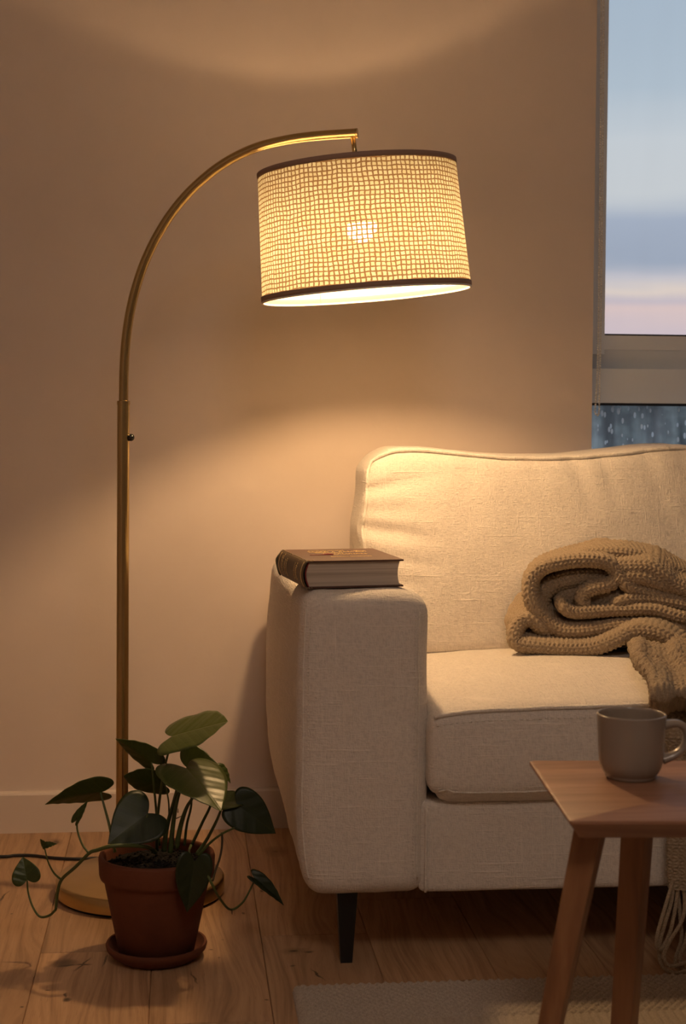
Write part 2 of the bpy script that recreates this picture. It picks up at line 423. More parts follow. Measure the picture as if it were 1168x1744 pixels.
M_spine = m_cover('book_spine_cloth', (.085, .055, .028), (.13, .088, .045), (.32, .23, .11))
M_gilt = simple('gilt', (.95, .72, .32), .45, .3)
M_red = simple('red_ribbon', (.28, .035, .03), .6)
M_dark = simple('dark_gap', (.02, .02, .022), .6)
M_chain = simple('bead_plastic', (.75, .74, .70), .4)

# ------------------------------------------------------------------ room shell
XL, XR, YF, YB, ZC = -1.55, 3.0, -1.6, 3.56, 2.62
WX0, WX1, WZ0, WZ1 = .957, 2.55, .30, 2.30
def floor_mesh():
    bm = bmesh.new(); lay = bm.faces.layers.float.new('tone_f'); tones = []
    wd = .1955; x = -.2405-7*wd; idx = -7
    fixed = {0: 2.755, 2: 2.813, 1: 2.417}
    rnd = random.Random(3)
    while x < XR:
        L_ = 1.9; y0 = fixed.get(idx, rnd.uniform(0, 1.9))
        y = y0 - L_*math.ceil((y0-YF)/L_)
        while y < YB:
            a, b = max(XL, x), min(XR, x+wd); c, d_ = max(YF, y), min(YB, y+L_)
            if b-a > .001 and d_-c > .001:
                g1 = .0013; dp = .0030
                o_ = [bm.verts.new((u, v, -dp)) for u, v in ((a, c), (b, c), (b, d_), (a, d_))]
                i_ = [bm.verts.new((u, v, 0)) for u, v in ((a+g1, c+g1), (b-g1, c+g1), (b-g1, d_-g1), (a+g1, d_-g1))]
                t = rnd.random()
                for f in ([i_] + [[o_[k], o_[(k+1) % 4], i_[(k+1) % 4], i_[k]] for k in range(4)]):
                    bm.faces.new(f)[lay] = t; tones.append(t)
            y += L_
        x += wd; idx += 1
    add_box(bm, (XL, YF, -.12), (XR, YB, -.0030)); tones += [0.0]*6
    me = D.meshes.new('floor'); bm.to_mesh(me); bm.free()
    at = me.attributes.new('tone', 'FLOAT', 'FACE'); at.data.foreach_set('value', tones)
    return me
struct('floor', floor_mesh(), M_floor)
T_ = .14
struct('wall_back', boxes(((XL-T_, YB, -.12), (WX0, YB+T_, ZC)), ((WX1, YB, -.12), (XR+T_, YB+T_, ZC)),
                          ((WX0, YB, -.12), (WX1, YB+T_, WZ0)), ((WX0, YB, WZ1), (WX1, YB+T_, ZC))), M_wall)
struct('wall_left', boxes(((XL-T_, YF, -.12), (XL, YB, ZC))), M_wall)
struct('wall_right', boxes(((XR, YF, -.12), (XR+T_, YB, ZC))), M_taupe)
struct('wall_front', boxes(((XL-T_, YF-T_, -.12), (XR+T_, YF, ZC))), M_taupe)
struct('ceiling', boxes(((XL-T_, YF-T_, ZC), (XR+T_, YB+T_, ZC+.1))), M_ceil)
def skirting(x0, x1):
    bm = bmesh.new(); pr = [(0, 0), (-.016, 0), (-.016, .086), (-.0135, .0905), (-.009, .092), (0, .092)]
    A = [bm.verts.new((x0, YB+a, b)) for a, b in pr]; B = [bm.verts.new((x1, YB+a, b)) for a, b in pr]
    n = len(pr)
    for k in range(n): bm.faces.new((A[k], A[(k+1) % n], B[(k+1) % n], B[k]))
    bm.faces.new(A[::-1]); bm.faces.new(B); bmesh.ops.recalc_face_normals(bm, faces=bm.faces); return bm
struct('baseboard_back', skirting(XL, XR), M_trim)

# window: stile, rails, panes
WIN = D.objects.new('window_1', None); COL.objects.link(WIN); WIN.location = (WX0, YB+.06, WZ0); WIN['kind'] = 'structure'
WIN['label'] = 'tall grey framed window with a dusk sky behind the cream sofa'
fy0 = YB+.05
def zc(y, Y=fy0): return ay(1100, y, Y).z
z572, z595, z628, z688 = zc(572), zc(596), zc(629), zc(687)
xs = ay(1033, 300, fy0).x
def fr(name, *bs, m=M_frame, bv=.003):
    bm = boxes(*bs); bevel(bm, bv, 2); o = obj(name, bm, m, WIN); autosmooth(o); return o
def part_struct(o): return o
fr('window_stile', ((WX0-.01, fy0, z572-.045), (xs, fy0+.05, WZ1)))
fr('window_stile', ((WX1-.05, fy0, z572-.045), (WX1+.01, fy0+.05, WZ1)))
fr('top_rail', ((WX0, fy0+.002, WZ1-.05), (WX1, fy0+.05, WZ1+.01)))
fr('bottom_rail', ((WX0-.01, fy0+.001, z595), (WX1, fy0+.05, z572)))
bm = bmesh.new(); pr_ = [(fy0+.004, z595+.001), (fy0+.0385, z628-.002), (fy0+.055, z628-.002), (fy0+.055, z595+.001)]
A_ = [bm.verts.new((WX0-.01, y, z)) for y, z in pr_]; B2 = [bm.verts.new((WX1, y, z)) for y, z in pr_]
for k in range(4): bm.faces.new((A_[k], A_[(k+1) % 4], B2[(k+1) % 4], B2[k]))
bm.faces.new(A_[::-1]); bm.faces.new(B2); bmesh.ops.recalc_face_normals(bm, faces=bm.faces); obj('drip_rail', bm, M_frame, WIN, False)
fr('transom', ((WX0-.01, fy0-.012, z688), (WX1, fy0+.06, z628)), bv=.004)
fr('transom_gap', ((WX0-.01, fy0-.004, z688-.006), (WX1, fy0+.05, z688+.001)), m=M_dark, bv=.0005)  # dark-coloured strip standing in for the shaded gap under the transom
fr('glazing_bead', ((xs-.001, fy0+.006, z572), (WX1-.05, fy0+.012, z572+.004)), m=M_dark, bv=.0005)
fr('bottom_frame', ((WX0-.01, fy0, WZ0-.01), (WX1, fy0+.06, WZ0+.05)))
obj('window_pane', boxes(((xs-.002, fy0+.014, z572-.002), (WX1-.048, fy0+.018, WZ1-.045))), m_pane('clear_glass', False), WIN, False)
obj('window_pane', boxes(((WX0-.01, fy0+.014, WZ0+.04), (WX1, fy0+.018, z688-.004))), m_pane('wet_glass', True), WIN, False)

# balcony wall and ground outside
def m_para():
    m, nt, out = mat('wet_balcony_wall'); g = N(nt)
    a = g.ramp(g.noise(g.coord((16, 16, 1.5)), 1, 3), [(.38, (0, 0, 0)), (.62, (1, 1, 1))]); b = g.ramp(g.noise(g.coord((11, 11, 12)), 1, 3), [(.42, (0, 0, 0)), (.6, (1, 1, 1))])
    c = g.mix(a, (.16, .18, .19, 1), (.80, .92, .90, 1)); c = g.mix(g.ramp(b, [(.45, (0, 0, 0)), (.55, (1, 1, 1))]), c, (.10, .12, .14, 1), 'MIX') if False else c
    c = g.mix(g.math('MULTIPLY', b, .65), c, (.15, .15, .16, 1))
    principled(g, out, Base_Color=c, Roughness=.6); return m
struct('balcony_wall', boxes(((.2, 5.0, -.3), (5.5, 5.15, .99))), m_para())
struct('balcony_floor', boxes(((.2, YB+T_+.002, -.42), (5.5, 5.2, -.3))), M_frame)
struct('outdoor_ground', boxes(((-150, 8, -9.2), (200, 300, -9))), simple('far_field', (.05, .06, .06), .9))

# roller blind bead chain hanging in a loop by the stile
def bead_chain():
    bm = bmesh.new(); Y = YB-.012
    a0, a1, b1 = ay(1024, 0, Y), ay(1019, 560, Y), ay(1014, 690, Y)
    L1 = [ay(1025, -520, Y), a0, ay(1022, 300, Y), a1, ay(1017, 640, Y), b1, ay(1013, 702, Y)]
    R1 = [ay(1013, 702, Y), ay(1016.5, 707, Y), ay(1020, 700, Y), ay(1021, 640, Y), ay(1023, 560, Y), ay(1026, 300, Y), ay(1028, 0, Y), ay(1029, -520, Y)]
    pts = catmull(L1+R1[1:], 30)
    seg = []; acc = 0; last = pts[0]; beads = [pts[0]]
    for p in pts[1:]:
        dd = (p-last).length
        while acc+dd >= .0058:
            t = (.0058-acc)/dd; last = last.lerp(p, t); beads.append(last.copy()); dd = (p-last).length; acc = 0
        acc += dd; last = p
    tube(bm, pts[::3], .0006, 5)
    for b in beads:
        bmesh.ops.create_icosphere(bm, subdivisions=1, radius=.0026, matrix=Matrix.Translation(b))
    return bm
tag(obj('bead_chain', bead_chain(), M_chain), 'thin grey beaded pull chain hanging in a loop down the left window edge', 'blind chain')

# ------------------------------------------------------------------ sofa
SX0, SX1, SYF, SYB = .205, 2.12, 2.615, 3.46
SOFA = thing('sofa', 'cream linen sofa with plump back cushion and short black tapered legs', 'sofa', (1.15, 3.0, 0))
def nz3(p, s): return noise.noise(Vector(p)*s)
def arm(x0, x1):
    inner = 1 if x0 < 1 else -1
    def df(p):
        x, y, z = p
        t = (y-SYF)/(SYB-SYF)
        top = bez_smooth((z-.45)/.2)
        z -= top*(.018*t)
        # crowned top, soft inner shoulder
        u = (x-x0)/(x1-x0)
        if inner < 0: u = 1-u
        z -= top*.012*max(0, (u-.62)/.38)**2
        low = bez_smooth((.24-z)/.11)
        xo = inner*low*.010*(1-u)
        bul = math.sin(PI*max(0, min(1, (z-.13)/.52)))*.010
        x += -inner*bul*(1-u)*(.6+.8*t) + xo
        y -= .004*math.sin(PI*u)*(1-t)
        n_ = .0025*nz3(p, 9)+.0012*nz3(p, 24)
        return (x+n_, y+n_*.6, z+n_)
    return softbox((x0, SYF, .13), (x1, SYB, .655), .034, (16, 50, 34), df, 5), df
AXW = .222
for k, (x0, x1) in enumerate(((SX0, SX0+AXW), (SX1-AXW, SX1))):
    abm, adf = arm(x0, x1)
    a = obj('armrest', abm, M_linen, SOFA)
    bm = bmesh.new()
    for xe, dy in ((x0+.0100, .0100), (x1-.020, .0010 if k == 0 else .001)):
        tube(bm, [Vector(adf((xe, SYF+dy, z)))+Vector((-.0004 if xe < x0+.1 else 0, -.0004, 0)) for z in np.linspace(.160, .624, 60)], .0015, 6)
    for xe, dy in ((x0+.0175, .0035), (x1-.0262, .0002)):
        zz = np.linspace(.160, .618, 150)
        for i in range(0, 150, 2): tube(bm, [Vector(adf((xe, SYF+dy, zz[i]))), Vector(adf((xe, SYF+dy, (zz[i]*.1+zz[min(i+1, 149)]*.9))))], .0008, 4)
    if k == 0: obj('seam', bm, M_pipe, a)
    else: bm.free()
IX0, IX1 = SX0+AXW-.006, SX1-AXW+.006
bb = obj('base', softbox((IX0-.01, SYF+.004, .132), (IX1+.01, SYB-.02, .292), .012, (60, 12, 8), lambda p: (p[0], p[1]+.0012*nz3(p, 14), p[2]+.0016*nz3(p, 8))), M_linen, SOFA)
bm = bmesh.new(); tube(bm, [(IX0+.001, SYF-.001, z) for z in np.linspace(.136, .285, 12)], .0022, 8); obj('piping', bm, M_pipe, bb)
obj('backrest_frame', softbox((SX0+.172, SYB-.09, .25), (SX1-.172, SYB+.002, .722), .022, (50, 6, 16), lambda p: (p[0]+.002*nz3(p, 7), p[1], p[2]+.002*nz3(p, 9))), M_linen, SOFA)

def seat_cushion(x0, x1):
    y0, y1, z0, z1 = SYF-.022, 3.22, .290, .440
    def df(p):
        x, y, z = p
        u = (x-x0)/(x1-x0); v = (y-y0)/(y1-y0); w_ = (z-z0)/(z1-z0)
        cr = (max(0, math.sin(PI*min(1, max(0, u))))**.42)*(max(0, math.sin(PI*min(1, max(0, v*.86+.07))))**.55)
        if w_ > .5: z += (w_-.5)*2*.050*cr
        # lower corners of the boxed front tuck in and round under
        R_c = .046
        for sg, xe in ((1, x0), (-1, x1)):
            dx = R_c-sg*(x-xe); dz = R_c-(z-z0)
            if dx > 0 and dz > 0:
                k_ = max(dx, dz)/math.hypot(dx, dz); x += sg*dx*(1-k_); z += dz*(1-k_)
        y += .012*bez_smooth((.22-w_)/.22)*(1-v)**4
        y -= .010*math.sin(PI*w_)*(1-v)**4*math.sin(PI*u)**.3 if 0 < u < 1 and 0 < w_ < 1 else 0
        n_ = .0022*nz3(p, 8)+.001*nz3(p, 26)
        return (x+n_*.5, y+n_, z+n_)
    bm = softbox((x0, y0, z0), (x1, y1, z1), .020, (48, 36, 12), df, 4)
    def line(zf, dy, n=50, xin=.012):
        return [Vector(df((x0+xin+(x1-x0-2*xin)*i/n, y0+dy, z0+(z1-z0)*zf))) for i in range(n+1)]
    return bm, line
seat_w = (IX1-IX0)/2
for k in range(2):
    x0 = IX0+seat_w*k+.002; x1 = x0+seat_w-.004
    bm, line = seat_cushion(x0, x1)
    c = obj('seat_cushion', bm, M_linen, SOFA)
    bm = bmesh.new()
    tube(bm, [p+Vector((0, -.0022, .0018)) for p in line(.962, .006, 60, .008)], .0038, 8); obj('piping', bm, M_pipe, c)
    bm = bmesh.new(); pts = line(.885, -.0004, 130)
    for i in range(0, 130, 2): tube(bm, [pts[i], pts[i].lerp(pts[i+1], .9)], .0010, 5)
    pts = line(.185, .001, 130)
    for i in range(0, 130, 2): tube(bm, [pts[i], pts[i].lerp(pts[i+1], .9)], .0010, 5)
    tube(bm, [p+Vector((0, .0006, -.003)) for p in line(.17, .001)], .0016, 6)
    obj('stitching', bm, M_pipe, c)

def back_cushion(x0, x1, seed):
    H0, H1 = .455, .878; th = .205
    def df(p):
        x, y, z = p       # local: y 0 front .. th back, z H0..H1
        u = (x-x0)/(x1-x0); v = y/th; w_ = (z-H0)/(H1-H0)
        uu = min(1, max(0, u)); ww = min(1, max(0, w_))
        full = (math.sin(PI*uu)**.40 if 0 < uu < 1 else 0)*(math.sin(PI*(ww*.92+.04))**.45)
        side = (1-v)*2-1
        y -= side*.040*full
        top = bez_smooth((w_-.8)/.2)
        z += top*(.006*math.sin(uu*9+seed)+.010*bez_smooth((uu-.45)/.5)-.006*math.sin(PI*uu)+.006*nz3((x, 0, seed), 7))
        # pinched corners bulge in
        cor = max(0, 1-u/.10)*max(0, (w_-.74)/.26); cor2 = max(0, 1-(1-u)/.10)*max(0, (w_-.74)/.26)
        z -= .022*cor**1.5+.016*cor2**1.5; x += .030*cor**1.5-.03*cor2**1.5
        x += (-.004*math.sin(PI*ww)*(1-u)+.006*math.sin(PI*ww)*u)+.012*(1-u)*(1-ww)
        x += (.006*math.sin(ww*17+1))*max(0, 1-u/.06)
        # creases running in from the left side and from the top edge
        f = max(0, 1-v*1.6)
        crl = math.exp(-((u-.02)/.13)**2)
        for zc_, am, sl in ((.62, .012, -.25), (.50, .009, -.35), (.80, .010, .35), (.70, .006, .05), (.38, .005, -.2)):
            dd = (w_-zc_-sl*(u))/.034; y += f*am*crl*math.exp(-dd*dd)
        ct = max(0, 1-(1-w_)/.40)
        for uc, am, sl in ((.46, .004, .10), (.57, .006, .16), (.66, .005, .10), (.78, .005, .12), (.30, .003, -.1), (.88, .004, .1)):
            dd = (u-uc-sl*(1-w_))/.020; y += f*am*ct*math.exp(-dd*dd)
        n_ = .006*nz3((x*.7, y, z+seed), 6)+.0018*nz3(p, 19)
        y += n_
        yb = 3.15+.115*w_                      # leans back
        return (x, y+yb, z+.0015*nz3(p, 15))
    bm = softbox((x0, 0, H0), (x1, th, H1), .030, (64, 12, 52), df, 4)
    def P(u, v, w_): return Vector(df((x0+(x1-x0)*u, th*v, H0+(H1-H0)*w_)))
    return bm, P
for k in range(2):
    x0 = IX0-.045+(seat_w+.045)*k; x1 = IX0+seat_w-.001 if k == 0 else IX1+.045
    bm, P = back_cushion(x0+.001, x1, 1.3*k)
    c = obj('back_cushion', bm, M_linen, SOFA)
    ru = .0088/(x1-x0); rw = .0088/.423; vf = .0088/.205; cu = .0127/(x1-x0); cw = .0127/.423
    loop = [P(ru, vf, w_) for w_ in np.linspace(.02, .925, 60)] + [P(cu, .0127/.205, 1-cw)] + [P(u, vf, 1-rw) for u in np.linspace(.045, .955, 80)] + \
           [P(1-cu, .0127/.205, 1-cw)] + [P(1-ru, vf, w_) for w_ in np.linspace(.925, .02, 60)]
    bm = bmesh.new(); tube(bm, [p+Vector((-.0018 if i < 62 else 0, -.0024, .0030 if 60 <= i < 142 else 0)) for i, p in enumerate(loop)], .0040, 8, cap=True)
    obj('piping', bm, M_pipe, c)
def sofa_leg(cx, cy, sx):
    bm = bmesh.new(); a, b = .0185, .010
    vs = add_box(bm, (-1, -1, 0), (1, 1, 1))
    for v in vs:
        s_ = a if v.co.z > .5 else b
        v.co = Vector((cx+v.co.x*s_+(0 if v.co.z > .5 else -.0*sx), cy+v.co.y*s_, v.co.z*.136))
    bevel(bm, .0015, 1); return bm
for cx in (.292, SX1-.09):
    for cy in (2.672, SYB-.07):
        autosmooth(obj('leg', sofa_leg(cx, cy, 1 if cx < 1 else -1), M_black, SOFA))

# ------------------------------------------------------------------ arc floor lamp
LC = Vector((-.074, 3.089, 0)); PXY = (-.1115, 3.10)
LAMP = thing('floor_lamp', 'tall brushed brass arc floor lamp with woven drum shade, lit, behind the potted plant', 'floor lamp', LC)
bm = bmesh.new(); R_ = .166
lathe(bm, [(0, .004), (R_-.004, .004), (R_, .006), (R_, .030), (R_-.002, .0335), (R_-.006, .035), (0, .035)], 96, Matrix.Translation(LC))
base = autosmooth(obj('base', bm, M_brass, LAMP), 40)
bm = bmesh.new(); lathe(bm, [(0, 0), (R_-.006, 0), (R_-.006, .0045), (0, .0045)], 64, Matrix.Translation(LC)); obj('felt_pad', bm, M_felt, base)
zt = ay(210, 683, PXY[1]).z
bm = bmesh.new(); tube(bm, [(*PXY, .034), (*PXY, .3), (*PXY, .6), (*PXY, zt)], .0122, 32); pole = autosmooth(obj('pole', bm, M_brass, LAMP), 50)
bm = bmesh.new(); lathe(bm, [(0, .035), (.021, .035), (.021, .040), (.016, .045), (0, .045)], 40, Matrix.Translation((*PXY, 0))); autosmooth(obj('pole_flange', bm, M_brass, LAMP))
bm = bmesh.new(); lathe(bm, [(.009, zt-.008), (.0130, zt-.008), (.0130, zt), (.0095, zt+.0008)], 40, Matrix.Translation((*PXY, 0))); autosmooth(obj('collar', bm, M_brass, LAMP))
bm = bmesh.new(); zs = ay(222, 745, PXY[1]).z
bmesh.ops.create_uvsphere(bm, u_segments=24, v_segments=14, radius=.0075, matrix=Matrix.Translation((PXY[0]+.0145, PXY[1]-.004, zs)))
tube(bm, [(PXY[0]+.008, PXY[1]-.003, zs), (PXY[0]+.014, PXY[1]-.004, zs)], .0035, 12)
sw = obj('switch_knob', bm, simple('black_glossy', (.01, .01, .01), .12), LAMP); sw['label'] = 'small glossy black dimmer knob'
arc = [(210.5, 683), (211, 640), (213.5, 590), (220, 540), (231, 492), (247, 445), (270, 398), (300, 353), (337, 313), (382, 278), (432, 253), (485, 239), (540, 231.5), (606, 227)]
ap = []
for i, (x, y) in enumerate(arc):
    t = max(0, (x-211)/395); ap.append(ay(x, y, PXY[1]+(2.972-PXY[1])*t))
bm = bmesh.new(); tube(bm, catmull(ap, 8), .0093, 28, cap=True); armo = autosmooth(obj('arm', bm, M_brass, LAMP), 50)
end = ap[-1]; dirn = (ap[-1]-ap[-2]).normalized()
bm = bmesh.new(); tube(bm, [end-dirn*.001, end+dirn*.0035], .0094, 28); autosmooth(obj('end_cap', bm, simple('dark_brass', (.36, .25, .11), .35, 1.0), armo))
# shade axis
st_ = ay(607, 286, 2.972); sb_ = ay(624, 500.5, 2.972)
axv = (st_-sb_).normalized(); HS = (st_-sb_).length
zx = axv; xx = Vector((1, 0, 0)); xx = (xx-zx*xx.dot(zx)).normalized(); yx = zx.cross(xx)
SM = Matrix(((xx.x, yx.x, zx.x, sb_.x), (xx.y, yx.y, zx.y, sb_.y), (xx.z, yx.z, zx.z, sb_.z), (0, 0, 0, 1)))
RT, RB = .1895, .2005
def shade_mesh():
    me = D.meshes.new('lampshade'); nu, nv = 192, 24; vs = []; fs = []; uvs = []
    for j in range(nv+1):
        r_ = RB+(RT-RB)*j/nv
        for i in range(nu):
            a = 2*PI*i/nu; vs.append(SM @ Vector((r_*math.cos(a), r_*math.sin(a), HS*j/nv)))
    cu, cv = 130, 28
    for j in range(nv):
        for i in range(nu):
            a, b = j*nu+i, j*nu+(i+1) % nu
            fs.append((a, b, b+nu, a+nu))
            uvs += [(i/nu*cu, j/nv*cv), ((i+1)/nu*cu, j/nv*cv), ((i+1)/nu*cu, (j+1)/nv*cv), (i/nu*cu, (j+1)/nv*cv)]
    me.from_pydata(vs, [], fs); ul = me.uv_layers.new(name='UVMap')
    ul.data.foreach_set('uv', [c for uv in uvs for c in uv]); return me
shade = obj('lampshade', shade_mesh(), M_shade, LAMP); shade['label'] = 'open weave jute drum shade glowing yellow'
def ring(z, rr, h, t=.0014):
    bm = bmesh.new()
    lathe(bm, [(rr-t, z), (rr+t, z), (rr+t*1.2, z+h*.5), (rr+t, z+h), (rr-t, z+h), (rr-t*1.2, z+h*.5), (rr-t, z)], 160, SM); return bm
obj('top_band', ring(HS-.0085, RT, .010), M_band, shade)
obj('bottom_band', ring(-.001, RB, .0095), M_band, shade)
bm = bmesh.new(); lathe(bm, [(RB-.0025, -.004), (RB+.0012, -.004), (RB+.0014, -.001), (RB-.0025, -.001), (RB-.0025, -.004)], 160, SM)
obj('rim', bm, simple('white_rim', (.85, .8, .72), .6), shade)
# stray jute fibres along the outline
bm = bmesh.new(); rf = random.Random(5)
for i in range(520):
    a = rf.uniform(0, 2*PI); z = rf.uniform(0, HS); r_ = RB+(RT-RB)*z/HS
    p0 = Vector((r_*math.cos(a), r_*math.sin(a), z)); n0 = Vector((math.cos(a), math.sin(a), 0)); tt = Vector((-math.sin(a), math.cos(a), 0))
    l_ = rf.uniform(.0015, .0055) if rf.random() < .93 else .009
    p1 = p0+n0*l_*.5+tt*rf.uniform(-.003, .003)+Vector((0, 0, rf.uniform(-.003, .003)))
    p2 = p1+n0*l_*.5+tt*rf.uniform(-.002, .002)+Vector((0, 0, rf.uniform(-.003, .003)))
    tube(bm, [SM @ p0, SM @ p1, SM @ p2], [.00025, .0002, .0001], 3, cap=False)
obj('stray_fibers', bm, simple('jute_fiber', (.62, .48, .27), .8), shade)['kind'] = 'stuff'
bm = bmesh.new(); tube(bm, [SM @ Vector(((RB-.0016)*math.cos(4.35), (RB-.0016)*math.sin(4.35)*-1, z)) for z in np.linspace(.002, HS-.004, 12)], .0012, 6)
obj('seam', bm, simple('seam_fabric', (.7, .6, .45), .8), shade)
# fitter, drop rod, socket, bulb
bm = bmesh.new(); top_c = SM @ Vector((0, 0, HS)); ax0 = end-dirn*.006
rod_t = Vector((ax0.x, ax0.y, ax0.z-.004))
tube(bm, [rod_t, top_c+zx*.003], .0048, 20); obj('drop_rod', bm, M_brass, LAMP)
bm = bmesh.new(); lathe(bm, [(0, .0072), (.012, .0072), (.0125, .006), (.0125, .0012), (0, .0012)], 32, SM @ Matrix.Translation((0, 0, HS))); autosmooth(obj('fitter_cap', bm, M_brass, LAMP))
bm = bmesh.new()
for a in (PI/2, PI/2+2*PI/3, PI/2+4*PI/3):
    tube(bm, [SM @ Vector((.008*math.cos(a), .008*math.sin(a), HS+.001)), SM @ Vector((.1*math.cos(a), .1*math.sin(a), HS-.004)), SM @ Vector(((RT-.001)*math.cos(a), (RT-.001)*math.sin(a), HS-.004))], .0016, 8)
obj('shade_spider', bm, M_brass, shade)
bc = Vector((0, 0, HS-.112))
bm = bmesh.new(); lathe(bm, [(0, HS+.001), (.010, HS+.001), (.018, HS-.006), (.019, HS-.050), (.0175, HS-.052), (0, HS-.052)], 32, SM); autosmooth(obj('bulb_socket', bm, M_white, LAMP))
bm = bmesh.new(); lathe(bm, [(.0125, bc.z+.077), (.0135, bc.z+.060), (.020, bc.z+.035), (.0270, bc.z+.020), (.0315, bc.z+.008), (.0318, bc.z+.005), (.0295, bc.z+.0045)], 40, SM)
bulb_b = obj('bulb', bm, M_white, LAMP)
bm = bmesh.new(); pr = [(.030*math.cos(a), -.030*math.sin(a)) for a in np.linspace(-.16, PI/2-.001, 12)]
pr[-1] = (0, -.030)
lathe(bm, [(r_, bc.z+z) for r_, z in pr], 32, SM)
m, nt, out = mat('lit_bulb'); g = N(nt); em = g.n('Emission', inp={0: rgba(BULB_COLOR), 1: BULB_STRENGTH}); nt.links.new(em.outputs[0], out.inputs[0])
obj('bulb_globe', bm, m, bulb_b)
# power cord to the wall side
cord = [Vector((PXY[0]-.02, 3.24, .010)), az(170, 1462, .004), az(130, 1463, .004), az(90, 1461, .004), az(55, 1457, .004), az(25, 1457, .004), az(0, 1459, .004), Vector((-.52, 3.36, .004)), Vector((-.75, 3.42, .004)), Vector((-1.1, 3.46, .004)), Vector((-1.4, 3.5, .004))]
cord[0] = Vector((-.115, 3.235, .010)); cord[0].y = LC.y+.160
bm = bmesh.new(); tube(bm, catmull(cord, 10), .0034, 10); co = obj('power_cord', bm, M_cord, LAMP); co['label'] = 'black power cord trailing across the oak floor'

# ------------------------------------------------------------------ saucer and potted plant
PC = Vector((-.037, 2.722, 0))
bm = bmesh.new()
lathe(bm, [(0, 0), (.066, 0), (.071, .004), (.079, .009), (.0865, .017), (.0885, .024), (.0872, .0275), (.0835, .0275), (.0815, .024), (.074, .012), (.066, .009), (0, .009)], 96, Matrix.Translation(PC))
tag(autosmooth(obj('plant_saucer', bm, M_terra), 60), 'round terracotta saucer under the plant pot on the oak floor', 'saucer')
PLANT = thing('potted_plant', 'trailing heart leaf houseplant in a terracotta pot beside the lamp base', 'plant', PC+Vector((0, 0, .0092)))
z0 = .0095; ZR = .184
bm = bmesh.new()
lathe(bm, [(0, z0), (.062, z0), (.066, z0+.003), (.0915, ZR-.047), (.0925, ZR-.042), (.0985, ZR-.040), (.1003, ZR-.034), (.1015, ZR-.006), (.1000, ZR-.001), (.0965, ZR), (.0935, ZR-.002), (.092, ZR-.008), (.088, ZR-.045), (.060, z0+.010), (0, z0+.010)], 128, Matrix.Translation(PC))
autosmooth(obj('pot', bm, M_terra, PLANT), 60)
bm = bmesh.new(); rr_ = random.Random(9)
nr, ns = 26, 90
ringv = []
for i in range(nr+1):
    r_ = .0905*i/nr; ringv.append([])
    for k in range(ns):
        a = 2*PI*k/ns; p = Vector((r_*math.cos(a), r_*math.sin(a), 0))
        h = ZR-.022+.010*(1-(i/nr)**2)+.004*noise.noise(p*60)+.003*noise.noise(p*170)
        ringv[-1].append(bm.verts.new(PC+Vector((p.x, p.y, h))) if i or not k else ringv[0][0] if i == 0 and k else bm.verts.new(PC+Vector((0, 0, h))))
for i in range(nr):
    for k in range(ns):
        q = [ringv[i][k], ringv[i+1][k], ringv[i+1][(k+1) % ns], ringv[i][(k+1) % ns]]; u = []
        for v in q:
            if v not in u: u.append(v)
        if len(u) > 2: bm.faces.new(u)
for i in range(240):
    a = rr_.uniform(0, 2*PI); r_ = .088*math.sqrt(rr_.random())
    bmesh.ops.create_icosphere(bm, subdivisions=1, radius=rr_.uniform(.0012, .0035), matrix=Matrix.Translation(PC+Vector((r_*math.cos(a), r_*math.sin(a), ZR-.022+.010*(1-(r_/.09)**2)+.001))))
obj('soil', bm, M_soil, PLANT, False)
YP = PC.y
def stem(pts, r0=.0022, r1=.0014, m=None, name='stem', ends=True):
    P_ = catmull([ay(x, y, Y) for x, y, Y in pts], 8)
    n = len(P_); bm = bmesh.new(); tube(bm, P_, [r0+(r1-r0)*i/(n-1) for i in range(n)], 8)
    return obj(name, bm, m or M_stem, PLANT)
